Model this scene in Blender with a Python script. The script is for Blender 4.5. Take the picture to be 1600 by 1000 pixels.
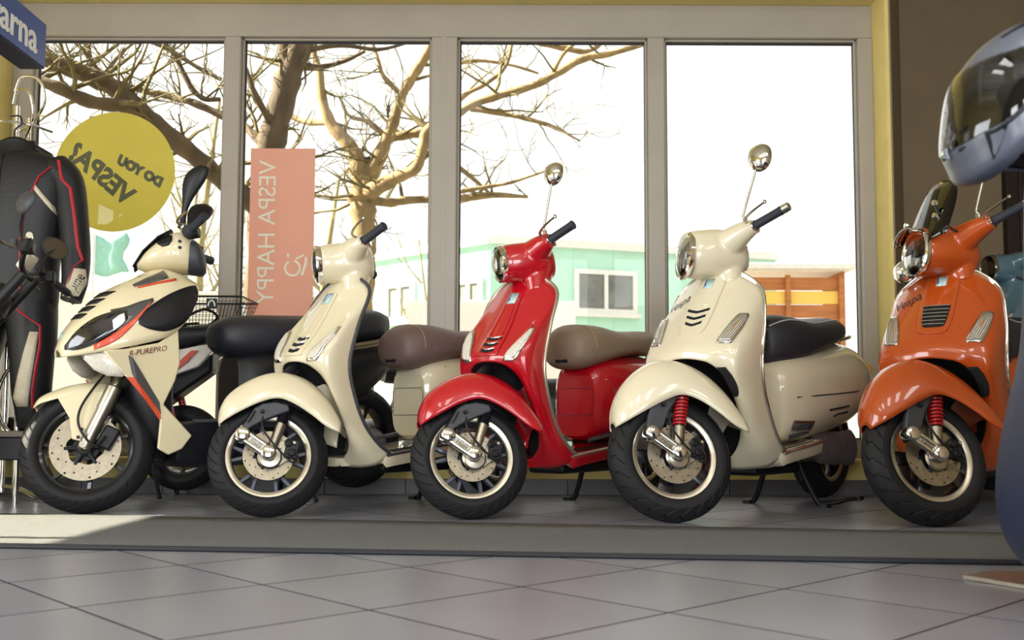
import bpy, math, random
from mathutils import Vector, Matrix
from mathutils.bvhtree import BVHTree

for _o in list(bpy.data.objects):
    bpy.data.objects.remove(_o, do_unlink=True)
SC = bpy.context.scene
COL = SC.collection
R = math.radians
PI = math.pi
rnd = random.Random(7)

# ------------------------------------------------------------------ camera
cam_d = bpy.data.cameras.new('camera')
cam = bpy.data.objects.new('camera', cam_d)
COL.objects.link(cam)
cam_d.sensor_width = 36.0
cam_d.lens = 1560.0 / 1600.0 * 36.0
cam_d.shift_y = 50.0 / 1600.0
cam_d.clip_start = 0.05
cam_d.clip_end = 300
cam.matrix_world = (Matrix.Translation((0, 0, 0.36)) @ Matrix.Rotation(R(94.05), 4, 'X')
                    @ Matrix.Rotation(R(0.19), 4, 'Z'))
cam_d.dof.use_dof = True
cam_d.dof.focus_distance = 3.85
cam_d.dof.aperture_fstop = 4.5
SC.camera = cam

# ------------------------------------------------------------------ world, sun, exposure
W = bpy.data.worlds.new('world')
SC.world = W
W.use_nodes = True
_bg = W.node_tree.nodes['Background']
_bg.inputs['Color'].default_value = (1.0, 0.975, 0.935, 1)
_bg.inputs['Strength'].default_value = 1.45
sun_d = bpy.data.lights.new('sun', 'SUN')
sun_d.energy = 34.0
sun_d.angle = R(0.6)
sun_d.color = (1.0, 0.90, 0.72)
sun = bpy.data.objects.new('sun', sun_d)
COL.objects.link(sun)
SUN_DIR = Vector((0.80, 0.0, -0.60)).normalized()
sun.rotation_euler = SUN_DIR.to_track_quat('-Z', 'Y').to_euler()
sun.location = (-8, 3, 8)


def area_light(name, loc, target, sx, sy, power, color):
    d = bpy.data.lights.new(name, 'AREA')
    d.shape = 'RECTANGLE'
    d.size = sx
    d.size_y = sy
    d.energy = power
    d.color = color
    o = bpy.data.objects.new(name, d)
    COL.objects.link(o)
    o.location = loc
    o.rotation_euler = (Vector(target) - Vector(loc)).to_track_quat('-Z', 'Y').to_euler()
    return o


# daylight entering through the shop windows behind and beside the camera
for _x, _w, _e in ((-1.2, 0.95, 80), (0.55, 0.95, 80), (1.85, 0.9, 82)):
    area_light('shop_window_light', (_x, -2.95, 1.36), (_x, 5, 1.36), _w, 2.46, _e, (0.90, 0.95, 1.0))
area_light('side_window_light', (-3.46, 1.1, 1.25), (2, 1.5, 1.1), 2.2, 1.9, 100, (0.93, 0.96, 1.0))

SC.view_settings.view_transform = 'Standard'
SC.view_settings.look = 'None'
SC.view_settings.gamma = 1.0
SC.view_settings.use_curve_mapping = False
SC.view_settings.exposure = 0.0
SC.cycles.max_bounces = 8
SC.cycles.transparent_max_bounces = 16
SC.cycles.use_denoising = True
SC.cycles.caustics_reflective = False
SC.cycles.caustics_refractive = False
SC.cycles.sample_clamp_indirect = 6.0


# ------------------------------------------------------------------ materials
def srgb(r, g, b):
    f = lambda c: ((c / 255.0) / 12.92) if c / 255.0 <= 0.04045 else (((c / 255.0) + 0.055) / 1.055) ** 2.4
    return (f(r), f(g), f(b))


MATS = {}


def mat(name, col, rough=0.5, metal=0.0, nscale=20.0, namt=0.08, bump=0.0, bscale=None, coat=0.0,
        coat_rough=0.05, spec=0.5, emit=None, detail=3.0, stretch=None, rvar=0.0, sheen=0.0, trans=0.0):
    if name in MATS:
        return MATS[name]
    m = bpy.data.materials.new(name)
    m.use_nodes = True
    nt = m.node_tree
    b = nt.nodes['Principled BSDF']
    b.inputs['Roughness'].default_value = rough
    b.inputs['Metallic'].default_value = metal
    b.inputs['Specular IOR Level'].default_value = spec
    b.inputs['Coat Weight'].default_value = coat
    b.inputs['Coat Roughness'].default_value = coat_rough
    b.inputs['Sheen Weight'].default_value = sheen
    b.inputs['Transmission Weight'].default_value = trans
    tc = nt.nodes.new('ShaderNodeTexCoord')
    mp = nt.nodes.new('ShaderNodeMapping')
    nt.links.new(tc.outputs['Object'], mp.inputs['Vector'])
    if stretch:
        mp.inputs['Scale'].default_value = stretch
    nz = nt.nodes.new('ShaderNodeTexNoise')
    nz.inputs['Scale'].default_value = nscale
    nz.inputs['Detail'].default_value = detail
    nt.links.new(mp.outputs['Vector'], nz.inputs['Vector'])
    rp = nt.nodes.new('ShaderNodeValToRGB')
    c0 = tuple(max(0, c * (1 - namt)) for c in col)
    c1 = tuple(min(1, c * (1 + namt)) for c in col)
    rp.color_ramp.elements[0].position = 0.3
    rp.color_ramp.elements[1].position = 0.7
    rp.color_ramp.elements[0].color = (*c0, 1)
    rp.color_ramp.elements[1].color = (*c1, 1)
    nt.links.new(nz.outputs['Fac'], rp.inputs['Fac'])
    nt.links.new(rp.outputs['Color'], b.inputs['Base Color'])
    if rvar:
        mr = nt.nodes.new('ShaderNodeMapRange')
        mr.inputs['To Min'].default_value = max(0, rough - rvar)
        mr.inputs['To Max'].default_value = min(1, rough + rvar)
        nt.links.new(nz.outputs['Fac'], mr.inputs['Value'])
        nt.links.new(mr.outputs['Result'], b.inputs['Roughness'])
    if bump:
        nb = nz
        if bscale:
            nb = nt.nodes.new('ShaderNodeTexNoise')
            nb.inputs['Scale'].default_value = bscale
            nb.inputs['Detail'].default_value = 2
            nt.links.new(mp.outputs['Vector'], nb.inputs['Vector'])
        bp = nt.nodes.new('ShaderNodeBump')
        bp.inputs['Strength'].default_value = bump
        bp.inputs['Distance'].default_value = 0.01
        nt.links.new(nb.outputs['Fac'], bp.inputs['Height'])
        nt.links.new(bp.outputs['Normal'], b.inputs['Normal'])
    if emit:
        b.inputs['Emission Color'].default_value = (*emit[:3], 1)
        b.inputs['Emission Strength'].default_value = emit[3]
    MATS[name] = m
    return m


def glass_mat(name, tint=(1, 1, 1), refl=0.06, rough=0.0, alpha=0.0, body=(1, 1, 1)):
    """thin clear sheet: transparent, with a fresnel-weighted mirror coat; alpha mixes in a diffuse body"""
    if name in MATS:
        return MATS[name]
    m = bpy.data.materials.new(name)
    m.use_nodes = True
    nt = m.node_tree
    nt.nodes.clear()
    out = nt.nodes.new('ShaderNodeOutputMaterial')
    tr = nt.nodes.new('ShaderNodeBsdfTransparent')
    tr.inputs['Color'].default_value = (*tint, 1)
    gl = nt.nodes.new('ShaderNodeBsdfGlossy')
    gl.inputs['Roughness'].default_value = rough
    fr = nt.nodes.new('ShaderNodeFresnel')
    fr.inputs['IOR'].default_value = 1.45
    ma = nt.nodes.new('ShaderNodeMath')
    ma.operation = 'MULTIPLY'
    ma.inputs[1].default_value = refl / 0.04
    ma.use_clamp = True
    nt.links.new(fr.outputs[0], ma.inputs[0])
    mx = nt.nodes.new('ShaderNodeMixShader')
    nt.links.new(ma.outputs[0], mx.inputs[0])
    src = tr
    if alpha > 0:
        df = nt.nodes.new('ShaderNodeBsdfDiffuse')
        tl = nt.nodes.new('ShaderNodeBsdfTranslucent')
        nz = nt.nodes.new('ShaderNodeTexNoise')
        nz.inputs['Scale'].default_value = 6
        rp = nt.nodes.new('ShaderNodeValToRGB')
        rp.color_ramp.elements[0].color = (*[c * 0.95 for c in body], 1)
        rp.color_ramp.elements[1].color = (*[min(1, c * 1.05) for c in body], 1)
        nt.links.new(nz.outputs['Fac'], rp.inputs['Fac'])
        nt.links.new(rp.outputs['Color'], df.inputs['Color'])
        nt.links.new(rp.outputs['Color'], tl.inputs['Color'])
        m2 = nt.nodes.new('ShaderNodeMixShader')
        m2.inputs[0].default_value = 0.75
        nt.links.new(df.outputs[0], m2.inputs[1])
        nt.links.new(tl.outputs[0], m2.inputs[2])
        m3 = nt.nodes.new('ShaderNodeMixShader')
        m3.inputs[0].default_value = alpha
        nt.links.new(tr.outputs[0], m3.inputs[1])
        nt.links.new(m2.outputs[0], m3.inputs[2])
        src = m3
    nt.links.new(src.outputs[0], mx.inputs[1])
    nt.links.new(gl.outputs[0], mx.inputs[2])
    nt.links.new(mx.outputs[0], out.inputs['Surface'])
    MATS[name] = m
    return m


# ------------------------------------------------------------------ mesh helpers
def cr(p, n):
    """Catmull-Rom through points (tuples), n samples per span"""
    out = []
    P = [Vector(q) for q in p]
    for i in range(len(P) - 1):
        a = P[i - 1] if i > 0 else P[i] * 2 - P[i + 1]
        b, c = P[i], P[i + 1]
        d = P[i + 2] if i + 2 < len(P) else P[i + 1] * 2 - P[i]
        for k in range(n):
            t = k / n
            out.append(0.5 * ((2 * b) + (c - a) * t + (2 * a - 5 * b + 4 * c - d) * t * t
                              + (3 * b - a - 3 * c + d) * t ** 3))
    out.append(P[-1])
    return out


class MB:
    def __init__(s):
        s.v = []
        s.f = []

    def add(s, vs, fs):
        o = len(s.v)
        s.v += [tuple(q) for q in vs]
        s.f += [tuple(i + o for i in q) for q in fs]
        return s

    def box(s, c, size, rot=None):
        hx, hy, hz = size[0] / 2, size[1] / 2, size[2] / 2
        vs = [Vector((x * hx, y * hy, z * hz)) for x in (-1, 1) for y in (-1, 1) for z in (-1, 1)]
        if rot is not None:
            vs = [rot @ q for q in vs]
        vs = [q + Vector(c) for q in vs]
        return s.add(vs, [(0, 1, 3, 2), (4, 6, 7, 5), (0, 4, 5, 1), (2, 3, 7, 6), (0, 2, 6, 4), (1, 5, 7, 3)])

    def lohi(s, lo, hi):
        return s.box([(a + b) / 2 for a, b in zip(lo, hi)], [abs(b - a) for a, b in zip(lo, hi)])

    def tube(s, pts, r, n=8, cap=True, closed=False, flat=1.0):
        P = [Vector(p) for p in pts]
        m = len(P)
        rr = r if isinstance(r, (list, tuple)) else [r] * m
        T = []
        for i in range(m):
            if closed:
                t = P[(i + 1) % m] - P[i - 1]
            else:
                t = P[min(i + 1, m - 1)] - P[max(i - 1, 0)]
            T.append(t.normalized() if t.length > 1e-9 else Vector((0, 0, 1)))
        up = Vector((0, 0, 1)) if abs(T[0].z) < 0.9 else Vector((1, 0, 0))
        nrm = (up - T[0] * up.dot(T[0])).normalized()
        vs = []
        for i in range(m):
            nrm = nrm - T[i] * nrm.dot(T[i])
            nrm = nrm.normalized() if nrm.length > 1e-6 else T[i].orthogonal().normalized()
            bn = T[i].cross(nrm)
            for k in range(n):
                a = 2 * PI * k / n
                vs.append(P[i] + (nrm * math.cos(a) * flat + bn * math.sin(a)) * rr[i])
        fs = []
        L = m if closed else m - 1
        for i in range(L):
            j = (i + 1) % m
            for k in range(n):
                k2 = (k + 1) % n
                fs.append((i * n + k, i * n + k2, j * n + k2, j * n + k))
        if cap and not closed:
            fs.append(tuple(range(n - 1, -1, -1)))
            fs.append(tuple((m - 1) * n + k for k in range(n)))
        return s.add(vs, fs)

    def cyl(s, a, b, r0, r1=None, n=16):
        return s.tube([a, b], [r0, r0 if r1 is None else r1], n)

    def lathe(s, prof, o=(0, 0, 0), axis=(0, 1, 0), n=32, closed=False, a0=0.0, a1=2 * PI):
        """prof: (radius, height along axis)"""
        ax = Vector(axis).normalized()
        e1 = ax.orthogonal().normalized()
        if abs(ax.y) > 0.99:
            e1 = Vector((1, 0, 0))
        e2 = ax.cross(e1)
        o = Vector(o)
        full = abs(a1 - a0 - 2 * PI) < 1e-6
        cols = n if full else n + 1
        vs = []
        for k in range(cols):
            a = a0 + (a1 - a0) * k / n
            d = e1 * math.cos(a) + e2 * math.sin(a)
            for rr, h in prof:
                vs.append(o + d * rr + ax * h)
        m = len(prof)
        fs = []
        for k in range(n):
            k2 = (k + 1) % cols
            for i in range(m if closed else m - 1):
                i2 = (i + 1) % m
                fs.append((k * m + i, k * m + i2, k2 * m + i2, k2 * m + i))
        return s.add(vs, fs)

    def loft(s, rings, cap=True, closed=True):
        n = len(rings[0])
        vs = [p for r_ in rings for p in r_]
        fs = []
        for i in range(len(rings) - 1):
            for k in range(n if closed else n - 1):
                k2 = (k + 1) % n
                fs.append((i * n + k, i * n + k2, (i + 1) * n + k2, (i + 1) * n + k))
        if cap and closed:
            fs.append(tuple(range(n - 1, -1, -1)))
            fs.append(tuple((len(rings) - 1) * n + k for k in range(n)))
        return s.add(vs, fs)

    def grid(s, rows):
        return s.loft(rows, cap=False, closed=False)

    def prism(s, poly, a, b):
        """polygon (list of 2D) mapped by functions/axes a(p)->3D front and b(p)->3D back"""
        n = len(poly)
        vs = [a(p) for p in poly] + [b(p) for p in poly]
        fs = [tuple(range(n)), tuple(range(2 * n - 1, n - 1, -1))]
        for k in range(n):
            k2 = (k + 1) % n
            fs.append((k, n + k, n + k2, k2))
        return s.add(vs, fs)

    def xf(s, M):
        s.v = [tuple(M @ Vector(q)) for q in s.v]
        return s

    def mesh(s, name, angle=38):
        me = bpy.data.meshes.new(name)
        me.from_pydata(s.v, [], s.f)
        me.validate()
        me.polygons.foreach_set('use_smooth', [angle is not None] * len(me.polygons))
        me.update()
        if angle is not None:
            me.set_sharp_from_angle(angle=R(angle))
        return me

    def build(s, name, m, parent=None, M=None, angle=38, bevel=0.0, seg=2, solid=0.0, off=-1.0, fix=False):
        me = s.mesh(name, angle)
        if fix:
            import bmesh
            bm = bmesh.new()
            bm.from_mesh(me)
            bmesh.ops.recalc_face_normals(bm, faces=bm.faces)
            bm.to_mesh(me)
            bm.free()
        me.materials.append(m)
        o = bpy.data.objects.new(name, me)
        COL.objects.link(o)
        if parent is not None:
            o.parent = parent
        if M is not None:
            o.matrix_local = M
        if solid:
            md = o.modifiers.new('solid', 'SOLIDIFY')
            md.thickness = solid
            md.offset = off
        if bevel:
            md = o.modifiers.new('bevel', 'BEVEL')
            md.width = bevel
            md.segments = seg
            md.limit_method = 'ANGLE'
            md.angle_limit = R(35)
        return o


def tag(o, label=None, cat=None, group=None, kind=None):
    if label:
        o['label'] = label
    if cat:
        o['category'] = cat
    if group:
        o['group'] = group
    if kind:
        o['kind'] = kind
    return o


def empty(name, loc=(0, 0, 0), rz=0.0, label=None, cat=None, group=None):
    o = bpy.data.objects.new(name, None)
    COL.objects.link(o)
    o.location = loc
    o.rotation_euler = (0, 0, rz)
    o.empty_display_size = 0.1
    return tag(o, label, cat, group)


def link(name, me, parent=None, M=None, m=None):
    o = bpy.data.objects.new(name, me)
    COL.objects.link(o)
    if parent is not None:
        o.parent = parent
    if M is not None:
        o.matrix_local = M
    return o


def text_mesh(body, size, extrude=0.001, spacing=1.0, shear=0.0, align='CENTER', bold=0.0):
    cu = bpy.data.curves.new('lettering', 'FONT')
    cu.body = body
    cu.size = size
    cu.extrude = extrude
    cu.space_character = spacing
    cu.shear = shear
    cu.offset = bold
    cu.align_x = align
    cu.align_y = 'CENTER'
    cu.resolution_u = 3
    t = bpy.data.objects.new('lettering', cu)
    COL.objects.link(t)
    dg = bpy.context.evaluated_depsgraph_get()
    me = bpy.data.meshes.new_from_object(t.evaluated_get(dg))
    bpy.data.objects.remove(t, do_unlink=True)
    return me


def lettering(body, size, m, parent, M, extrude=0.001, spacing=1.0, shear=0.0, bold=0.0, name='lettering'):
    me = text_mesh(body, size, extrude, spacing, shear)
    me.materials.clear()
    me.materials.append(m)
    return link(name, me, parent, M)


# ------------------------------------------------------------------ palette
M_white_pvc = mat('white_pvc_frame', srgb(166, 158, 146), 0.35, nscale=4, namt=0.04)
M_gasket = mat('black_rubber_gasket', (0.012, 0.012, 0.018), 0.6)
M_yellow = mat('yellow_wall_paint', srgb(228, 210, 134), 0.8, nscale=9, namt=0.05, bump=0.05, bscale=120)
M_beige = mat('beige_wall_paint', srgb(146, 128, 100), 0.85, nscale=5, namt=0.05, bump=0.05, bscale=140)
M_ceil = mat('ceiling_paint', srgb(205, 196, 170), 0.9, nscale=4, namt=0.04)
M_tile = mat('grey_floor_tile', srgb(127, 129, 139), 0.30, nscale=2.6, namt=0.08, rvar=0.03, bump=0.02, bscale=60, detail=6)
M_grout = mat('dark_grout', srgb(34, 34, 42), 0.85, nscale=80, namt=0.2)
M_skirt = mat('grey_skirting_tile', srgb(92, 90, 94), 0.4, nscale=8, namt=0.08)
M_mat = mat('grey_ribbed_carpet', srgb(76, 76, 74), 0.95, nscale=130, namt=0.55, bump=0.9, bscale=330, detail=4, sheen=0.2)
M_matedge = mat('black_rubber_edging', srgb(22, 24, 34), 0.6, nscale=60, namt=0.2)
M_glass = glass_mat('window_glass', (0.97, 0.985, 0.97), 0.007)
# ------------------------------------------------------------------ room shell
WF = 5.05     # face of the window wall
WG = 5.25     # plane of the window frames
XL, XR = -3.5, 3.6
YA = 6.6      # rear of the alcove beside the window
YB = -3.0
ZC = 3.4


def struct(o):
    o['kind'] = 'structure'
    return o


# base slab under the tiles
struct(MB().lohi((XL - .2, YB - .2, -.12), (XR + .2, YA + .2, -.006)).build('floor', M_grout, angle=None))
FLOOR = bpy.data.objects['floor']


def clip_poly(poly, a, b, c):
    """keep a*x+b*y<=c"""
    out = []
    for i in range(len(poly)):
        p, q = poly[i], poly[(i + 1) % len(poly)]
        dp, dq = a * p[0] + b * p[1] - c, a * q[0] + b * q[1] - c
        if dp <= 0:
            out.append(p)
        if dp * dq < 0:
            t = dp / (dp - dq)
            out.append((p[0] + (q[0] - p[0]) * t, p[1] + (q[1] - p[1]) * t))
    return out


def floor_tiles():
    t = 0.406
    yaw = R(-46.67)
    e1 = Vector((math.cos(yaw), math.sin(yaw)))
    e2 = Vector((-math.sin(yaw), math.cos(yaw)))
    o = Vector((-1.126, 2.261))
    g = 0.0030
    full = MB()
    h = t / 2 - g
    b_ = 0.0007
    # bevelled tile slab
    ring = lambda k, z: [Vector((x * (h - k), y * (h - k), z)) for x, y in ((-1, -1), (1, -1), (1, 1), (-1, 1))]
    full.loft([ring(0, -.006), ring(0, 0)], cap=True)
    me = full.mesh('tile', None)
    me.materials.append(M_tile)
    me.materials.append(M_grout)
    for p_ in me.polygons:
        p_.material_index = 0 if abs(p_.normal.z) > .5 else 1
    cnt = 0
    for i in range(-14, 16):
        for j in range(-14, 18):
            c = o + e1 * t * (i + .5) + e2 * t * (j + .5)
            corners = [c + e1 * (sx * h) + e2 * (sy * h) for sx, sy in ((-1, -1), (1, -1), (1, 1), (-1, 1))]
            if max(q.y for q in corners) < 0.9 or min(q.y for q in corners) > WF - .012:
                continue
            # only what could be seen from around the camera
            if all(abs(q.x) > 0.62 * q.y + 0.55 for q in corners):
                continue
            lim = [(-1, 0, -XL), (1, 0, XR), (0, 1, WF - .014)]
            if all(a * q.x + b * q.y <= c_ for q in corners for a, b, c_ in lim):
                o_ = link('tile', me, FLOOR, Matrix.Translation((c.x, c.y, 0)) @ Matrix.Rotation(yaw, 4, 'Z'))
            else:
                poly = [(q.x, q.y) for q in corners]
                for a, b, c_ in lim:
                    poly = clip_poly(poly, a, b, c_)
                    if not poly:
                        break
                if len(poly) < 3:
                    continue
                mb = MB().prism(poly, lambda p: Vector((p[0], p[1], 0)), lambda p: Vector((p[0], p[1], -.006)))
                o_ = mb.build('tile', M_tile, FLOOR, angle=None)
                o_.data.materials.append(M_grout)
                for p_ in o_.data.polygons:
                    p_.material_index = 0 if abs(p_.normal.z) > .5 else 1
            cnt += 1
    # the floor that nobody can see singly (behind and beside the camera) stays one slab
    s = MB().lohi((XL, YB, -.006), (XR, 0.55, -.0005)).build('floor_rear_field', M_tile, FLOOR, angle=None)
    return cnt


NT = floor_tiles()

# window wall: below, above, beside the opening
OX0, OX1 = -2.68, 1.932
OZ0, OZ1 = 0.181, 2.608
w = MB()
w.lohi((XL, WF, 0), (OX1, WF + .3, OZ0))
o = struct(w.build('wall_back', M_yellow, angle=None))
MB().lohi((OX1, WF, 0), (OX1 + .016, WF + .3, ZC)).build('pillar', M_yellow, o, angle=None)
struct(MB().prism([(OX1 + .016, WF + .001), (OX1 + .026, WF + .001), (OX1 + .11, WF + .3), (2.62, YA), (2.55, YA + .2), (OX1 + .05, WF + .3), (OX1 + .017, WF + .25)], lambda p: Vector((p[0], p[1], ZC)), lambda p: Vector((p[0], p[1], 0))).build('wall_alcove_side', M_beige, angle=None, fix=True))
struct(MB().lohi((2.62, YA, 0), (XR + .2, YA + .2, ZC)).build('wall_alcove', M_beige, angle=None))
MB().lohi((OX1 + .10, WF - .1, -.006), (XR, YA, -.0008)).build('floor_alcove_field', M_tile, FLOOR, angle=None)
MB().lohi((XL - .2, WF, OZ1), (OX1, WF + .3, ZC)).build('lintel', M_yellow, o, angle=None)
MB().lohi((XL - .2, WF, 0), (OX0, WF + .3, OZ1)).build('jamb', M_yellow, o, angle=None)
# yellow painted return beside the window
MB().lohi((OX1 - .004, WF - .002, OZ0), (OX1 + .002, WG + .03, OZ1)).build('reveal', M_yellow, o, angle=None)
# tiled skirting, one piece per tile
sk = struct(MB().lohi((XL, WF - .004, 0), (OX1 + .1, WF, .078)).build('baseboard_back', M_grout, angle=None))
x = XL + .13
smesh = MB().box((0, 0, 0), (.402, .010, .076)).mesh('skirting_tile', None)
smesh.materials.append(M_skirt)
while x + .4 < OX1 + .1:
    link('skirting_tile', smesh, sk, Matrix.Translation((x + .2, WF - .008, .039)))
    x += .406

struct(MB().lohi((XL - .2, YB - .2, ZC), (XR + .2, YA + .2, ZC + .15)).build('ceiling', M_ceil, angle=None))
# left wall with a glazed door opening that lets the low sun in
lw = MB()
DY0, DY1, DZ = 2.86, 3.92, 2.1
lw.lohi((XL - .2, DY1, 0), (XL, WF, ZC))
lw.lohi((XL - .2, DY0, DZ), (XL, DY1, ZC))
lw.lohi((XL - .2, 2.3, 0), (XL, DY0, ZC))
lw.lohi((XL - .2, -.1, 0), (XL, 2.3, .25))
lw.lohi((XL - .2, -.1, 2.25), (XL, 2.3, ZC))
lw.lohi((XL - .2, YB, 0), (XL, -.1, ZC))
struct(lw.build('wall_left', M_yellow, angle=None))
dr = struct(MB().lohi((XL - .09, DY0, 0.0), (XL - .03, DY0 + .05, DZ)).lohi((XL - .09, DY1 - .03, 0), (XL - .03, DY1, DZ))
            .lohi((XL - .09, DY0, DZ - .06), (XL - .03, DY1, DZ)).lohi((XL - .09, 3.03, 0), (XL - .03, 3.075, DZ))
            .lohi((XL - .09, DY0, 0), (XL - .03, DY1, .03)).build('door_1', M_white_pvc, angle=None))
MB().lohi((XL - .064, DY0 + .05, .03), (XL - .058, DY1 - .03, DZ - .06)).build('pane', M_glass, dr, angle=None)
lw2 = struct(MB().lohi((XL - .09, -.1, .25), (XL - .03, -.04, 2.25)).lohi((XL - .09, 2.24, .25), (XL - .03, 2.3, 2.25))
             .lohi((XL - .09, 1.07, .25), (XL - .03, 1.13, 2.25)).lohi((XL - .09, -.1, .25), (XL - .03, 2.3, .31))
             .lohi((XL - .09, -.1, 2.19), (XL - .03, 2.3, 2.25)).build('window_2', M_white_pvc, angle=None))
# unseen slab added outside the left wall to cut the sun beam
cn = MB().lohi((XL - 0.87, -1.2, 2.28), (XL - .2, DY1 + .6, 2.40)).build('sun_cutting_slab', M_white_pvc, angle=None)
tag(struct(cn), 'unseen flat slab over the side door, added to cut the sun')
# right wall and rear wall with the shop windows
struct(MB().lohi((XR, YB - .2, 0), (XR + .2, YA, ZC)).build('wall_right', M_beige, angle=None))
d2 = struct(MB().lohi((3.28, YA - .06, 0), (XR, YA, 2.6)).build('door_2', mat('dark_brown_wood', srgb(46, 34, 28), 0.5, nscale=6, namt=0.25, stretch=(8, 1, .6)), angle=None))
MB().lohi((3.36, YA - .075, .1), (3.56, YA - .06, 1.1)).build('door_panel', MATS['dark_brown_wood'], d2, bevel=.005)
MB().lohi((3.36, YA - .075, 1.25), (3.56, YA - .06, 2.45)).build('door_panel', MATS['dark_brown_wood'], d2, bevel=.005)
bw = MB()
bw.lohi((XL - .2, YB - .2, 0), (XR + .2, YB, .10)).lohi((XL - .2, YB - .2, 2.62), (XR + .2, YB, ZC))
for a, b in ((XL - .2, -1.7), (-.7, .05), (1.05, 1.38), (2.32, XR + .2)):
    bw.lohi((a, YB - .2, .10), (b, YB, 2.62))
struct(bw.build('wall_front', M_beige, angle=None))

# ---- the four-pane window
wn = MB()
ZT, ZB = 2.426, 0.266
fy0, fy1 = WG - .02, WG + .06
edges = [(-2.68, -2.572), (-1.547, -1.458), (-.437, -.297), (.722, .813), (1.849, 1.930)]
wn.lohi((OX0, fy0, ZT), (OX1 - .002, fy1, OZ1)).lohi((OX0, fy0, OZ0), (OX1 - .002, fy1, ZB))
WIN = struct(wn.build('window_1', M_white_pvc, bevel=.006))
for k, (a, b) in enumerate(edges):
    MB().lohi((a, fy0 - .006, ZB), (b, fy1, ZT)).build('mullion', M_white_pvc, WIN, bevel=.008, seg=3)
MB().lohi((-.379, fy0 - .004, ZB), (-.355, fy0 - .0065, ZT)).build('joint_cover', M_white_pvc, WIN, bevel=.001)
for k in range(4):
    a, b = edges[k][1], edges[k + 1][0]
    fr = MB()
    # glazing bead, sloped, brightly lit edge
    for (x0, x1, z0, z1) in ((a, a + .012, ZB, ZT), (b - .012, b, ZB, ZT), (a, b, ZT - .012, ZT), (a, b, ZB, ZB + .012)):
        fr.lohi((x0, WG + .005, z0), (x1, WG + .03, z1))
    bd = fr.build('glazing_bead', M_white_pvc, WIN, bevel=.003)
    gk = MB()
    for (x0, x1, z0, z1) in ((a + .010, a + .019, ZB, ZT), (b - .015, b - .010, ZB, ZT), (a, b, ZT - .022, ZT - .011), (a, b, ZB + .011, ZB + .02)):
        gk.lohi((x0, WG + .026, z0), (x1, WG + .036, z1))
    gk.build('gasket', M_gasket, bd, angle=None)
    MB().lohi((a + .008, WG + .032, ZB + .008), (b - .008, WG + .038, ZT - .008)).build('pane', M_glass, WIN, angle=None)
MB().lohi((OX0, WF - .03, OZ0 - .018), (OX1, WG, OZ0)).build('window_sill', M_yellow, WIN, bevel=.004)

# ---- carpet runner
mt = empty('carpet_runner', (0, 0, 0), 0, 'long grey carpet runner in front of the scooters with a dark rubber edge', 'carpet')
F0, F1 = Vector((-2.12, 2.926)), Vector((2.48, 2.468))
B0, B1 = Vector((-2.12, 3.880)), Vector((2.48, 3.15))
top = MB()
n = 60
rows = []
for i in range(n + 1):
    t_ = i / n
    f_, b_ = F0.lerp(F1, t_), B0.lerp(B1, t_)
    rows.append([Vector((*f_.lerp(b_, u), .0085 + .0012 * math.sin(i * 1.7 + u * 6) * (1 if 0 < u < 1 else 0))) for u in (0.02, .2, .4, .6, .8, 1)])
top.grid(rows)
top.build('carpet_pile', M_mat, mt, solid=.008, off=-1 if False else 1, fix=True)
ed = MB()
for i in range(n):
    p, q = F0.lerp(F1, i / n), F0.lerp(F1, (i + 1) / n)
ed.tube([Vector((*F0, .005)), Vector((*F1, .005))], .0052, 8)
ed.tube([Vector((F0.x, F0.y + .012, .007)), Vector((F1.x, F1.y + .012, .007))], .0065, 8)
ed.build('rubber_edging', M_matedge, mt)

# ---- ceiling luminaires of the showroom (behind and above the camera)
M_lumi = mat('luminaire_diffuser', (.9, .9, .9), 0.6, emit=(1.0, .97, .92, 7.0))
CEIL = bpy.data.objects['ceiling']
for _x in (-1.6, -.5, .6, 1.7, 2.8):
    hs_ = MB().lohi((_x - .24, .03, ZC - .05), (_x + .24, 1.47, ZC - .0005)).build('luminaire', M_white_pvc, CEIL, bevel=.004)
    MB().lohi((_x - .21, .06, ZC - .053), (_x + .21, 1.44, ZC - .0505)).build('diffuser', M_lumi, hs_, angle=None)
# ------------------------------------------------------------------ scooter materials
def paint(name, rgb, rough=0.28):
    return mat(name, srgb(*rgb), rough, nscale=420, namt=0.03, coat=1.0, coat_rough=0.03, spec=0.4)


M_cream = paint('cream_white_paint', (222, 212, 182))
M_pearl = paint('pearl_white_paint', (226, 217, 190))
M_red = paint('glossy_red_paint', (180, 8, 28))
M_orange = paint('metallic_orange_paint', (184, 76, 20))
M_sport = paint('sport_cream_paint', (226, 214, 178), 0.35)
M_blue_p = paint('pale_blue_paint', (96, 128, 142))
M_chrome = mat('chrome', (0.78, 0.77, 0.75), 0.09, 1.0, nscale=60, namt=0.03)
M_alu = mat('brushed_aluminium', srgb(176, 170, 156), 0.32, 1.0, nscale=40, namt=0.08, stretch=(1, 8, 1))
M_lip = mat('machined_rim_lip', srgb(198, 190, 172), 0.30, 0.85, nscale=70, namt=0.06)
M_rim_grey = mat('grey_painted_rim', srgb(70, 74, 88), 0.35, 0.5, nscale=30, namt=0.12, coat=0.4)
M_rim_black = mat('black_painted_rim', srgb(22, 23, 28), 0.3, 0.2, nscale=30, namt=0.15, coat=0.5)
M_tyre = mat('tyre_rubber', srgb(23, 23, 26), 0.66, nscale=38, namt=0.22, rvar=0.06, spec=0.35)
M_black = mat('black_plastic', srgb(22, 23, 28), 0.42, spec=0.35, nscale=60, namt=0.15, bump=0.06, bscale=500)
M_dgrey = mat('dark_grey_plastic', srgb(58, 60, 66), 0.5, nscale=60, namt=0.12, bump=0.06, bscale=500)
M_void = mat('black_cavity', (0.006, 0.006, 0.008), 0.9)
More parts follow.
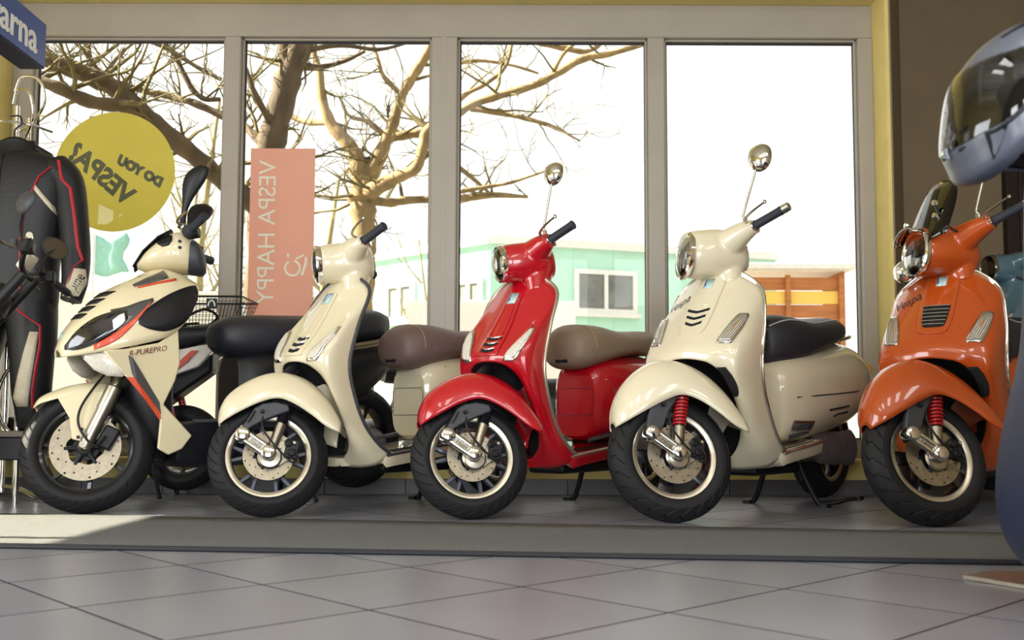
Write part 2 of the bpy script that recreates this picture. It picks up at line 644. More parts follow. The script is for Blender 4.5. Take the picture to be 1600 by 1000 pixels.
M_disc = mat('brake_disc_steel', srgb(160, 150, 132), 0.36, 0.9, nscale=55, namt=0.12, stretch=(1, 1, 1))
M_spring_r = mat('red_spring', srgb(190, 34, 38), 0.35, nscale=50, namt=0.1, coat=0.4)
M_seat_b = mat('black_seat_vinyl', srgb(38, 40, 50), 0.48, nscale=110, namt=0.16, bump=0.12, bscale=420)
M_seat_br = mat('brown_seat_vinyl', srgb(112, 92, 88), 0.5, nscale=110, namt=0.12, bump=0.12, bscale=420)
M_seat_tan = mat('tan_seat_vinyl', srgb(138, 120, 100), 0.5, nscale=110, namt=0.12, bump=0.12, bscale=420)
M_pipe_w = mat('pale_piping', srgb(206, 206, 206), 0.5)
M_pipe_t = mat('tan_stitching', srgb(170, 140, 104), 0.6)
M_rubber = mat('grip_rubber', srgb(40, 44, 56), 0.6, nscale=160, namt=0.2, bump=0.2, bscale=700)
M_lens = glass_mat('clear_lens', (0.96, 0.97, 0.97), 0.07)
M_refl = mat('lamp_reflector', (0.90, 0.89, 0.86), 0.25, 0.0, nscale=70, namt=0.12, bump=0.5, bscale=130)
M_amber = mat('amber_bulb', srgb(226, 150, 70), 0.25, nscale=30, namt=0.1)
M_badge_b = mat('badge_blue', srgb(40, 66, 150), 0.25, coat=0.6)
M_badge_w = mat('badge_silver', srgb(176, 206, 204), 0.25, coat=0.6)
M_ink = mat('dark_lettering', srgb(34, 36, 44), 0.4)
M_engine = mat('engine_casting', srgb(118, 116, 118), 0.45, 0.15, nscale=40, namt=0.2, bump=0.1, bscale=200)
M_mirrorglass = mat('mirror_glass', (0.55, 0.57, 0.6), 0.04, 1.0, nscale=5, namt=0.02)
M_white_lens = mat('clear_signal_plastic', srgb(214, 208, 196), 0.12, nscale=90, namt=0.10, bump=0.05, bscale=300, coat=0.8)
M_smoke = glass_mat('smoked_screen', (0.62, 0.61, 0.62), 0.06)

CACHE = {}


def tyre_mesh(Rt, rb, w, N, style):
    key = ('tyre', Rt, rb, w, N, style)
    if key in CACHE:
        return CACHE[key]
    # mesh columns follow the grooves, so each groove has clean walls
    fr = [0, .012, .165, .177, .38, .59, .80]
    prof = [(rb - .006, -.36 * w), (rb + .002, -.44 * w), (rb + .012, -.495 * w), (rb + .024, -.512 * w)]
    nt_ = 22
    tread = []
    for i in range(nt_ + 1):
        s = -1 + 2 * i / nt_
        tread.append((Rt - .040 * abs(s) ** 2.3, s * .5 * w, s))

    def slant(a):
        if style == 'slash':
            return 1.5 * a ** 1.3
        if style == 'zig':
            q = (a * 3.0) % 2.0
            return 1.1 * a + .35 * (q if q < 1 else 2 - q)
        return 2.0 * a
    rows = []
    for n_ in range(N):
        for ci, f_ in enumerate(fr):
            row = []

            def put(r_, h, a):
                th = 2 * PI / N * (n_ + f_ - slant(a))
                row.append(Vector((r_ * math.cos(th), h, r_ * math.sin(th))))
            for r_, h in prof:
                put(r_, h, 1.0)
            for r_, h, s in tread:
                a = abs(s)
                g = ci in (1, 2) and .10 < a < .99
                put(r_ - (.0065 if g else 0), h, a)
            for r_, h in reversed(prof):
                put(r_, -h, 1.0)
            rows.append(row)
    rows.append(rows[0])
    mb = MB().grid(rows)
    me = mb.mesh('tyre', 28)
    me.materials.append(M_tyre)
    CACHE[key] = me
    return me


def disc_mesh(r0, r1, thick=.004, holes=24):
    key = ('disc', r0, r1)
    if key in CACHE:
        return CACHE[key]
    mb = MB()
    Mr, Kr = holes * 8, 9
    nodes = {}
    lip = lambda th: 1.0 + .018 * math.sin(th * 6)
    for side, y in ((0, thick / 2), (1, -thick / 2)):
        for k in range(Mr):
            th = 2 * PI * k / Mr
            for i in range(Kr + 1):
                r_ = r0 * (1 + .06 * math.sin(th * 6)) + (r1 - r0 * (1 + .06 * math.sin(th * 6))) * i / Kr
                nodes[side, k, i] = len(mb.v)
                mb.v.append((r_ * math.cos(th), y, r_ * math.sin(th)))
    dead = set()
    for h in range(holes):
        k0 = h * 8 + 3
        i0 = (2, 5, 7)[h % 3]
        dead.add((k0, i0)); dead.add((k0 + 1, i0))
    for k in range(Mr):
        k2 = (k + 1) % Mr
        for i in range(Kr):
            if (k, i) in dead:
                continue
            mb.f.append((nodes[0, k, i], nodes[0, k, i + 1], nodes[0, k2, i + 1], nodes[0, k2, i]))
            mb.f.append((nodes[1, k, i], nodes[1, k2, i], nodes[1, k2, i + 1], nodes[1, k, i + 1]))
        for i in (0, Kr):
            a = (nodes[0, k, i], nodes[1, k, i], nodes[1, k2, i], nodes[0, k2, i])
            mb.f.append(a if i else a[::-1])
    me = mb.mesh('brake_disc', 30)
    me.materials.append(M_disc)
    CACHE[key] = me
    return me


def rim_parts(rb, w, style):
    """meshes for rim barrel with spokes and machined lip; axis y, left face +y"""
    key = ('rim', rb, w, style)
    if key in CACHE:
        return CACHE[key]
    b = MB()
    hw = w * .36
    b.lathe([(rb - .002, hw), (rb - .016, hw - .006), (rb - .024, hw * .2), (rb - .024, -hw * .6), (rb - .012, -hw), (rb, -hw),
             (rb - .006, -hw * .5), (rb - .008, 0), (rb - .006, hw * .6)], n=64, closed=True)
    # hub
    b.lathe([(.012, hw * .55), (.030, hw * .55), (.036, hw * .3), (.036, -hw * .6), (.012, -hw * .7)], n=24)
    sp = MB()
    rad = lambda a: (Vector((math.cos(a), 0, math.sin(a))), Vector((-math.sin(a), 0, math.cos(a))))

    def spoke(a, a2, w0, w1, y0, y1, t0=.016):
        d0, e0 = rad(a)
        d1, e1 = rad(a2)
        r0, r1 = .028, rb - .014
        rings = []
        for q in range(6):
            u = q / 5
            d = d0.lerp(d1, u).normalized()
            e = Vector((-d.z, 0, d.x))
            rr = r0 + (r1 - r0) * u
            ww = w0 + (w1 - w0) * u
            y = y0 + (y1 - y0) * u + .006 * math.sin(u * PI)
            c = d * rr + Vector((0, y, 0))
            rings.append([c + e * ww * .5, c + e * ww * .36 + Vector((0, .004, 0)), c - e * ww * .36 + Vector((0, .004, 0)),
                          c - e * ww * .5, c - e * ww * .4 - Vector((0, t0, 0)), c + e * ww * .4 - Vector((0, t0, 0))])
        sp.loft(rings)
    if style == 'twin':
        for k in range(6):
            a = 2 * PI * k / 6 + .2
            spoke(a - .05, a - .20, .020, .015, hw * .35, hw * .62)
            spoke(a + .05, a + .20, .020, .015, hw * .35, hw * .62)
    elif style == 'five':
        for k in range(5):
            a = 2 * PI * k / 5 + .1
            spoke(a, a, .036, .060, hw * .30, hw * .65, .02)
    else:
        for k in range(7):
            a = 2 * PI * k / 7
            spoke(a, a + .18, .022, .018, hw * .3, hw * .5)
    bm_ = b.mesh('rim', 40)
    sm = sp.mesh('spokes', 40)
    lp = MB().lathe([(rb + .004, hw + .004), (rb + .001, hw + .0075), (rb - .015, hw + .0055), (rb - .019, hw + .001), (rb - .016, hw - .007), (rb, hw - .004)],
                    n=72, closed=True).mesh('rim_lip', 50)
    CACHE[key] = (bm_, sm, lp)
    return CACHE[key]


def mset(me, m):
    """copy of mesh datablock with another material"""
    c = me.copy()
    c.materials.clear()
    c.materials.append(m)
    return c


def sring(x, w, zt, zb, zm, n, N=40, y0=0.0):
    out = []
    for k in range(N):
        a = 2 * PI * k / N
        c, s_ = math.cos(a), math.sin(a)
        y = w * math.copysign(abs(c) ** (2 / n), c)
        z = zm + ((zt - zm) if s_ > 0 else (zm - zb)) * math.copysign(abs(s_) ** (2 / n), s_)
        out.append(Vector((x, y + y0, z)))
    return out


def slof(stations, N=40, sub=4):
    """smooth superellipse loft: stations (x,w,zt,zb,zm,n)"""
    mb = MB()
    keys = []
    P = [tuple(s) for s in stations]
    # Catmull-Rom over 6-vectors
    for i in range(len(P) - 1):
        a = P[i - 1] if i else tuple(2 * u - v for u, v in zip(P[i], P[i + 1]))
        b, c = P[i], P[i + 1]
        d = P[i + 2] if i + 2 < len(P) else tuple(2 * u - v for u, v in zip(P[i + 1], P[i]))
        for k in range(sub):
            t = k / sub
            keys.append(tuple(0.5 * (2 * bb + (cc - aa) * t + (2 * aa - 5 * bb + 4 * cc - dd) * t * t
                                     + (3 * bb - aa - 3 * cc + dd) * t ** 3) for aa, bb, cc, dd in zip(a, b, c, d)))
    keys.append(P[-1])
    mb.loft([sring(q[0], max(q[1], .004), q[2], q[3], q[4], max(q[5], 1.6), N) for q in keys])
    return mb


class Surf:
    """things laid onto a built panel: rays onto its mesh along -x ('x'), along -y from the left ('y') or along +y from the camera side ('c')"""

    def __init__(s, mb, mode='x', M=None):
        M = M or Matrix.Identity(4)
        s.t = BVHTree.FromPolygons([M @ Vector(v) for v in mb.v], [f for f in mb.f])
        s.mode = mode

    def hit(s, y, z, off=0.0):
        # (y,z) are the two coordinates across the ray: (y,z), (x,z) or (x,z)
        if s.mode == 'x':
            o, d = Vector((2.0, y, z)), Vector((-1, 0, 0))
        elif s.mode == 'y':
            o, d = Vector((y, 2.0, z)), Vector((0, -1, 0))
        else:
            o, d = Vector((y, -9.0, z)), Vector((0, 1, 0))
        h, n, i, dist = s.t.ray_cast(o, d)
        if h is None:
            o2 = {'x': Vector((-.2, y, z)), 'y': Vector((y, .2, z)), 'c': Vector((y, s.guess if hasattr(s, 'guess') else 0, z))}[s.mode]
            h, n, i, dist = s.t.find_nearest(o2)
        if n.dot(d) > 0:
            n = -n
        return h + n * off

    def patch(s, rows, ny=6, sub=3, off=.004):
        """rows (z,y0,y1) from bottom to top, smoothed"""
        R_ = cr([(r_[0], r_[1], r_[2]) for r_ in rows], sub) if sub > 1 else [Vector(r_) for r_ in rows]
        g = []
        for z, y0, y1 in R_:
            g.append([s.hit(y0 + (y1 - y0) * k / ny, z, off) for k in range(ny + 1)])
        return MB().grid(g)

    def text(s, body, size, y, z, ang, off, m, parent, name='lettering', shear=.3, spacing=1.0, M=None):
        me = text_mesh(body, size, 0.0, spacing, shear)
        ca, sa = math.cos(ang), math.sin(ang)
        for v in me.vertices:
            a, b = v.co.x, v.co.y
            p = s.hit(y + a * ca - b * sa, z + a * sa + b * ca, off)
            v.co = p
        me.materials.clear()
        me.materials.append(m)
        return link(name, me, parent, M)


APRON = {
    'primavera': [
        [(-.47, .18, .24), (-.42, .17, .20), (-.38, .13, .185), (-.35, .08, .185), (-.335, .02, .19)],
        [(-.40, .18, .285), (-.35, .175, .27), (-.325, .155, .26), (-.315, .13, .255), (-.315, .10, .26)],
        [(-.33, .178, .36), (-.285, .172, .36), (-.262, .16, .355), (-.258, .145, .35), (-.27, .13, .345)],
        [(-.275, .178, .47), (-.225, .174, .465), (-.20, .163, .46), (-.198, .15, .455), (-.212, .135, .45)],
        [(-.245, .180, .60), (-.18, .176, .59), (-.148, .163, .575), (-.145, .143, .555), (-.162, .12, .54)],
        [(-.295, .177, .765), (-.205, .170, .715), (-.150, .150, .665), (-.122, .118, .615), (-.128, .085, .585)],
        [(-.370, .152, .912), (-.28, .130, .81), (-.19, .098, .71), (-.120, .066, .64), (-.112, .042, .602)],
        [(-.365, 0, .982), (-.283, 0, .86), (-.19, 0, .73), (-.115, 0, .645), (-.107, 0, .605)]],
    'gts': [
        [(-.52, .215, .26), (-.45, .19, .205), (-.39, .14, .19), (-.355, .085, .188), (-.335, .02, .19)],
        [(-.455, .22, .30), (-.37, .205, .275), (-.33, .175, .265), (-.315, .14, .26), (-.315, .105, .262)],
        [(-.39, .22, .385), (-.31, .21, .375), (-.27, .195, .365), (-.262, .17, .355), (-.275, .148, .35)],
        [(-.335, .22, .50), (-.25, .212, .485), (-.21, .195, .475), (-.203, .175, .465), (-.218, .155, .455)],
        [(-.318, .222, .62), (-.22, .216, .60), (-.155, .198, .58), (-.147, .168, .56), (-.158, .14, .545)],
        [(-.36, .214, .775), (-.255, .207, .715), (-.172, .184, .665), (-.127, .144, .62), (-.118, .105, .59)],
        [(-.40, .172, .912), (-.285, .154, .81), (-.185, .122, .715), (-.120, .086, .648), (-.106, .055, .605)],
        [(-.385, 0, .995), (-.282, 0, .872), (-.185, 0, .745), (-.110, 0, .658), (-.100, 0, .61)]],
}


def horseshoe(st, sub=5):
    """left stations from the floor to the top centre, mirrored; returns MB and the outer and inner edge lines"""
    cols = []          # per cross position: curve over stations
    nst = len(st)
    npos = len(st[0])
    full = [[Vector(p) for p in r_] for r_ in st] + [[Vector((p[0], -p[1], p[2])) for p in r_] for r_ in reversed(st[:-1])]
    # first smooth across, then along
    fine = [cr(r_, sub) for r_ in full]
    m = len(fine[0])
    along = [cr([f_[k] for f_ in fine], sub) for k in range(m)]
    rows = [[along[k][i] for k in range(m)] for i in range(len(along[0]))]
    mb = MB().grid([list(reversed(r_)) for r_ in rows])
    return mb, [r_[0] for r_ in rows], [r_[-1] for r_ in rows]


RAKE = R(25)
TRAIL = .115


def steer_matrix(deg):
    a = Vector((-math.sin(RAKE), 0, math.cos(RAKE)))
    return Matrix.Translation((TRAIL, 0, 0)) @ Matrix.Rotation(R(-deg), 4, a) @ Matrix.Translation((-TRAIL, 0, 0))


def axis_pt(z):
    return Vector((TRAIL - math.tan(RAKE) * z, 0, z))


def capsule_bar(mb, a, b, r, n=14):
    mb.tube([a, b], r, n)


def bellows(mb, a, b, r, n=9, amp=.15):
    a, b = Vector(a), Vector(b)
    pts, rr = [], []
    for k in range(n * 2 + 1):
        pts.append(a.lerp(b, k / (n * 2)))
        rr.append(r * (1 + (amp if k % 2 else -amp)))
    mb.tube(pts, rr, 14)


def helix(a, b, r, turns, n=12):
    a, b = Vector(a), Vector(b)
    d = (b - a).normalized()
    e1 = d.orthogonal().normalized()
    e2 = d.cross(e1)
    out = []
    for k in range(turns * n + 1):
        t = k / (turns * n)
        an = 2 * PI * k / n
        out.append(a.lerp(b, t) + e1 * r * math.cos(an) + e2 * r * math.sin(an))
    return out


def arch_loft(st, n=10, sub=4):
    """stations (cu,cz,eu,ez,w,p): crown point, edge point, half width"""
    S = cr([s_[:3] for s_ in st], sub)
    S2 = cr([s_[3:6] for s_ in st], sub)
    rows = []
    for a, b in zip(S, S2):
        cu, cz, eu = a
        ez, w, p = b
        row = []
        for k in range(-n, n + 1):
            t = k / n * PI / 2
            y = w * math.copysign(abs(math.sin(t)) ** p, t)
            q = 1 - math.cos(t)
            q = q ** .9
            row.append(Vector((cu + (eu - cu) * q, y, cz + (ez - cz) * q)))
        rows.append(row)
    return MB().grid(rows)


def mirror_part(root, base, top, head, size, Ms, m_stem=None, m_back=None, name='mirror', face_dir=(1, 0, .1)):
    """stem from base to top, then an oval shell whose back faces forward"""
    m_stem = m_stem or M_chrome
    m_back = m_back or M_chrome
    base, top, head = Vector(base), Vector(top), Vector(head)
    f = Vector(face_dir).normalized()
    sx = Vector((0, 1, 0)) - f * f.y
    sx.normalize()
    sz = f.cross(sx) * -1
    if sz.z < 0:
        sz = -sz
    mb = MB()
    rings = []
    N = 28
    for t, sc, dep in ((0, .10, 1.0), (1, .45, .93), (2, .75, .72), (3, .94, .40), (4, 1.0, .10), (5, 1.0, -.06), (6, .95, -.10)):
        ring = []
        for k in range(N):
            a = 2 * PI * k / N
            cx, cz = math.cos(a), math.sin(a)
            wy = size[0] * sc * math.copysign(abs(cx) ** .9, cx) * (1 + .12 * cz)
            wz = size[1] * sc * math.copysign(abs(cz) ** .9, cz)
            ring.append(head + sx * wy + sz * wz + f * size[2] * dep)
        rings.append(ring)
    mb.loft(rings)
    o = mb.build(name, m_back, root, Ms)
    g = MB().loft([[head + sx * size[0] * .9 * math.cos(a) * (1 + .12 * math.sin(a)) + sz * size[1] * .9 * math.sin(a) - f * size[2] * d
                    for a in [2 * PI * k / N for k in range(N)]] for d in (.08, .115)])
    g.build('mirror_glass', M_mirrorglass, o)
    s_ = MB()
    s_.tube(cr([base, base.lerp(top, .5) + Vector((.004, 0, 0)), top, head + f * size[2] * .2], 5), .0048, 10)
    s_.tube([base - (top - base).normalized() * .018, base + (top - base).normalized() * .02], [.013, .0085], 12)
    s_.build('mirror_stem', m_stem, o)
    return o
# ------------------------------------------------------------------ classic scooters
def place(root, contact, psi, steer, Rt, w):
    """put the front tyre's touch point at contact=(X,Y), heading psi degrees left of straight at the camera"""
    Ms = steer_matrix(steer)
    c = Ms @ Vector((0, 0, Rt))
    ax = (Ms.to_3x3() @ Vector((0, 1, 0))).normalized()
    down = Vector((0, 0, -1)) - ax * (-ax.z)
    down.normalize()
    rt = w * .48
    low = c + down * (Rt - rt)
    dz = -(low.z - rt)
    ang = math.atan2(-math.cos(R(psi)), -math.sin(R(psi)))
    Rz = Matrix.Rotation(ang, 4, 'Z')
    lw_ = Rz @ Vector((low.x, low.y, 0))
    root.location = (contact[0] - lw_.x, contact[1] - lw_.y, dz + .0005)
    root.rotation_euler = (0, 0, ang)
    return Ms


def front_wheel(root, Ms, Rt, rb, w, style, rim_style, m_rim, m_spoke, m_lip, disc=(.05, .096)):
    A = Ms @ Matrix.Translation((0, 0, Rt))
    N = {'slash': 30, 'zig': 24, 'sport': 34}[style]
    t = link('front_tyre', tyre_mesh(Rt, rb, w, N, style), root, A)
    b, s_, l_ = rim_parts(rb, w, rim_style)
    link('rim', mset(b, m_rim), t)
    link('spokes', mset(s_, m_spoke), t)
    if m_lip:
        link('rim_lip', mset(l_, m_lip), t)
    d = link('brake_disc', disc_mesh(*disc), root, A @ Matrix.Translation((0, w * .5 - .004, 0)))
    c = MB()
    c.lathe([(.0, .014), (.026, .014), (.034, .006), (.034, -.012), (.05, -.012), (.05, -.016), (.0, -.016)], n=28)
    for k in range(6):
        a = 2 * PI * k / 6
        p = Vector((math.cos(a), 0, math.sin(a)))
        c.tube([p * .03, p * (disc[0] * 1.14)], [.010, .007], 8)
    c.build('disc_carrier', M_black, d)
    return t, d


def rear_wheel(root, x, z, Rt, rb, w, style, rim_style, m_rim, m_spoke, m_lip):
    A = Matrix.Translation((x, 0, z))
    N = {'slash': 30, 'zig': 24, 'sport': 34}[style]
    t = link('rear_tyre', tyre_mesh(Rt, rb, w, N, style), root, A)
    b, s_, l_ = rim_parts(rb, w, rim_style)
    link('rim', mset(b, m_rim), t)
    link('spokes', mset(s_, m_spoke), t)
    if m_lip:
        link('rim_lip', mset(l_, m_lip), t)
    return t


def turn_signal(root, S, rows, bars=4, name='turn_signal', slats=False):
    frame = S.patch(rows, 6, 3, .005)
    o = frame.build(name, M_chrome, root, solid=.006)
    zc = sum(r_[0] for r_ in rows) / len(rows)
    ins = []
    for z, y0, y1 in rows:
        m_ = (y0 + y1) / 2
        ins.append((zc + (z - zc) * .84, m_ + (y0 - m_) * .78, m_ + (y1 - m_) * .78))
    S.patch(ins, 5, 3, .009).build('lens', M_white_lens, o, solid=.005)
    a, b = ins[1], ins[-2]
    p, q = S.hit((a[1] * .4 + a[2] * .6), a[0], .0085), S.hit((b[1] * .5 + b[2] * .5), b[0], .0085)
    MB().tube([p.lerp(q, .2), p.lerp(q, .5), p.lerp(q, .8)], [.002, .0035, .002], 8).build('bulb', M_amber, o)
    if slats:
        sl = MB()
        for k in range(bars):
            t = (k + .5) / bars
            pts = [S.hit(r_[1] + (r_[2] - r_[1]) * t, r_[0], .0100) for r_ in ins]
            sl.tube(pts, .0018, 6)
        sl.build('slats', M_chrome, o)
    return o


def badge(root, S, y, z, w, h, off):
    o = S.patch([(z - h / 2, y - w / 2, y + w / 2), (z + h / 2, y - w / 2, y + w / 2)], 3, 1, off).build('badge', M_badge_w, root, solid=.004)
    tri = MB()
    p = [S.hit(y - w * .44, z + h * .42, off + .0008), S.hit(y + w * .40, z + h * .42, off + .0008), S.hit(y - w * .44, z - h * .40, off + .0008)]
    tri.add(p, [(0, 1, 2)])
    tri.build('badge_field', M_badge_b, o)
    S.text('P', h * .62, y - w * .16, z + h * .12, 0, off + .0014, M_badge_w, o, 'badge_letter', shear=0)
    return o


def classic_scooter(cfg):
    K = cfg['kind']
    G = K == 'gts'
    P = cfg['paint']
    Rt, rb, tw = (.2365, .160, .120) if G else (.225, .157, .106)
    root = empty('scooter', (0, 0, 0), 0, cfg['label'], 'scooter')
    Ms = place(root, cfg['at'], cfg['psi'], cfg['steer'], Rt, tw)
    root.location.z += cfg.get('base', 0)
    WB = 1.375 if G else 1.335
    zr = Rt + .022

    # ---- wheels and front suspension
    if G:
        front_wheel(root, Ms, Rt, rb, tw, 'zig', 'five', M_rim_black, M_rim_black, M_lip, (.054, .106))
        rear_wheel(root, -WB, zr, Rt + .004, rb, .13, 'zig', 'five', M_rim_black, M_rim_black, M_lip)
    else:
        front_wheel(root, Ms, Rt, rb, tw, 'slash', 'twin', M_rim_grey, M_rim_grey, M_lip, (.050, .095))
        rear_wheel(root, -WB, zr, Rt, rb, tw + .006, 'slash', 'twin', M_rim_grey, M_rim_grey, M_lip)
    A = Ms @ Matrix.Translation((0, 0, Rt))
    ya = .098
    pv, axl = Vector((.088, ya, .080)), Vector((0, ya, 0))
    d = (axl - pv).normalized()
    e = Vector((-d.z, 0, d.x))
    arm = MB()
    arm.tube([pv + e * .0155, axl + e * .0155], .0105, 12)
    arm.tube([pv - e * .0155, axl - e * .0155], .0105, 12)
    arm.box((pv + axl) / 2 - Vector((0, .003, 0)), ((pv - axl).length, .014, .030), Matrix(((d.x, 0, e.x), (0, 1, 0), (d.z, 0, e.z))))
    for c_, r_ in ((pv, .0285), (axl, .0290)):
        arm.lathe([(0, .018), (r_ * .72, .018), (r_ * .92, .014), (r_, .008), (r_, -.030), (0, -.030)], o=c_, n=24)
    ao = arm.build('suspension_arm', M_chrome, root, A, angle=50)
    tm = Matrix(((-d.x * -1, 0, 0, 0),)) if False else None
    me = text_mesh('Vespa', .021, .0006, 1.0, .25)
    me.materials.clear(); me.materials.append(M_dgrey)
    X_, Z_ = d, Vector((0, 1, 0))
    Y_ = Z_.cross(X_)
    c_ = (pv + axl) / 2 + Vector((0, .0042, 0))
    link('arm_lettering', me, ao, Matrix(((X_.x, Y_.x, Z_.x, c_.x), (X_.y, Y_.y, Z_.y, c_.y), (X_.z, Y_.z, Z_.z, c_.z), (0, 0, 0, 1))))
    # axle hub and fork leg
    hb = MB().cyl((0, .02, 0), (0, ya - .01, 0), .021, .018, 20)
    hb.lathe([(.040, 0), (.046, .006), (.040, .012), (.02, .014)], o=(-.004, ya - .036, -.01), n=24)
    hb.build('axle_hub', M_alu, root, A)
    fk = MB().tube(cr([(.088, .072, .080), (.055, .070, .135), (0, .06, .21), (-.07, .035, .30), (-.13, 0, .36)], 4), .021, 12)
    fk.build('fork_leg', M_black, root, A)
    # plastic cover over the fork leg
    pts = ([(.122, .076), (.091, .083), (.048, .108), (.010, .125), (-.045, .142), (-.092, .154), (-.088, .180), (-.04, .195), (.004, .192), (.038, .177), (.072, .129)]
           if not G else [(.112, .078), (.066, .074), (.040, .098), (.010, .150), (-.040, .205), (-.03, .232), (.040, .232), (.070, .19), (.098, .125)])
    cv = MB().prism(pts, lambda p: Vector((p[0], .099 + .04 * max(0, p[1] - .1), p[1])), lambda p: Vector((p[0], .074, p[1])))
    cvo = cv.build('fork_cover', M_dgrey, root, A, bevel=.006, seg=3)
    MB().lathe([(0, .004), (.006, .004), (.008, 0), (.008, -.01)], o=(.010 if not G else .028, .109 if not G else .114, .160 if not G else .178), n=14).build('bolt', M_black, cvo)
    if not G:
        MB().tube([(.066, .103, .122), (.048, .105, .145), (.036, .107, .165)], [.004, .006, .004], 8, flat=.5).build('cover_slot', M_void, cvo)
    # shock absorber
    sh = MB()
    if G:
        t0, t1, t2 = Vector((-.064, .082, .215)), Vector((-.026, .082, .098)), Vector((-.006, .080, .025))
        sh.tube([t0, t1], .014, 12)
        sh.tube([t1 + (t1 - t0) * .02, t2], [.0235, .0215], 16)
        so = sh.build('shock_absorber', M_alu, root, A)
        MB().tube(helix(t0, t1, .0225, 9), .0050, 6).build('spring', cfg.get('spring', M_spring_r), so)
    else:
        t0, t1, t2 = Vector((-.084, .072, .178)), Vector((-.056, .074, .112)), Vector((-.010, .076, .012))
        sh.tube([t1, t2], [.0195, .0175], 16)
        so = sh.build('shock_absorber', M_alu, root, A)
        b_ = MB()
        bellows(b_, t0, t1, .021, 7)
        b_.build('dust_boot', M_black, so)
    # caliper with bracket
    cp = MB()
    cp.box((-.088, .055, .012), (.05, .040, .075), Matrix.Rotation(R(-18), 3, 'Y'))
    cp.tube([(-.075, .072, .035), (-.078, .082, .035)], .016, 14)
    cp.tube([(-.085, .072, -.004), (-.087, .082, -.004)], .016, 14)
    co = cp.build('brake_caliper', M_black, root, A, bevel=.005)
    MB().prism([(-.01, .03), (-.05, .05), (-.075, .045), (-.07, -.03), (-.04, -.045), (.0, -.03)], lambda p: Vector((p[0], .064, p[1])),
               lambda p: Vector((p[0], .056, p[1]))).build('caliper_bracket', M_alu, co, bevel=.002)
    MB().lathe([(0, .008), (.005, .008), (.007, .004), (.007, -.004)], o=(-.098, .086, .03), n=10).build('caliper_bolt', M_chrome, co)
    MB().lathe([(0, .008), (.004, .008), (.006, .004), (.006, -.004)], o=(-.045, .074, .02), n=10).build('caliper_bolt', M_chrome, co)
    hs = MB().tube(cr([(-.02, .085, .20), (.012, .100, .13), (.008, .106, .08), (-.022, .102, .03), (-.055, .098, -.015), (-.085, .09, -.045), (-.105, .08, -.02), (-.095, .07, .02)], 6), .0038, 8)
    hs.build('brake_hose', M_black, root, A)

    # ---- front fender
    if G:
        st = [(.202, .150, .198, .128, .030, .8), (.186, .215, .160, .140, .076, .8), (.140, .288, .095, .165, .104, .8), (.070, .345, .02, .192, .118, .8),
              (-.015, .374, -.045, .205, .126, .8), (-.10, .362, -.105, .178, .132, .8), (-.18, .312, -.165, .125, .138, .8), (-.245, .230, -.220, .070, .138, .8), (-.285, .120, -.272, .040, .130, .8)]
    else:
        st = [(.178, .170, .174, .146, .028, .8), (.164, .220, .142, .155, .066, .8), (.126, .272, .088, .174, .092, .8), (.05, .318, .01, .200, .104, .8),
              (-.035, .340, -.055, .205, .112, .8), (-.112, .330, -.112, .175, .118, .8), (-.185, .288, -.170, .125, .123, .8), (-.245, .210, -.220, .075, .123, .8), (-.285, .112, -.270, .046, .116, .8)]
    fm = arch_loft(st)
    fo = fm.build('front_fender', P, root, A, solid=.005)
    arch_loft([(a * .97, b - .010, c, d_ + .004, e_ - .010, f_) for a, b, c, d_, e_, f_ in st[1:-1]]).build('fender_liner', M_black, fo)
    if G and cfg.get('fender_trim'):
        pass

    # ---- front apron (leg shield)
    am, outer, arch = horseshoe(APRON[K])
    S = Surf(am)
    am.build('leg_shield', P, root, solid=.006, off=1 if False else -1)
    # wheel well behind the arch
    wl = MB()
    ring = lambda t, dx, dz: [Vector((p.x - dx * (1 if p.z > .3 else .35), p.y * t, .42 + (p.z - .42) * (1 - .5 * (1 - t)))) for p in arch]
    wl.grid([ring(.995, .002, 0), ring(.96, .06, -.004), ring(.85, .12, -.02), ring(.4, .17, -.05), ring(0.0, .18, -.06)])
    wl.build('wheel_well', M_void, root)
    # inner panel behind the shield
    ip = MB()
    rows = []
    for p in outer[:len(outer) // 2 + 1]:
        row = []
        for k in range(11):
            t = -1 + 2 * k / 10
            dep = (1 - t * t)
            row.append(Vector((p.x - .006 - .055 * dep * min(1, max(0, (p.z - .26) * 4)), p.y * t * .985, p.z - .004)))
        rows.append(row)
    ip.grid(rows)
    ip.build('inner_panel', cfg.get('inner', P), root, solid=.004)
    tr = MB().tube([p + Vector((-.002, 0, 0)) for p in outer], .0078 if not G else .0056, 10)
    tr.build('edge_trim', cfg['trim'], root)
    # central cover with vents and badge
    if G:
        rows = [(.702, -.030, .030), (.709, -.048, .048), (.735, -.058, .058), (.78, -.061, .061), (.84, -.062, .062), (.90, -.062, .062), (.955, -.058, .058)]
    else:
        rows = [(.628, -.050, .050), (.66, -.050, .050), (.72, -.047, .047), (.80, -.041, .041), (.87, -.034, .034), (.895, -.031, .031)]
    hc = S.patch(rows, 8, 4, .0065).build('horn_cover', P, root, solid=.010, bevel=.0025, seg=2)
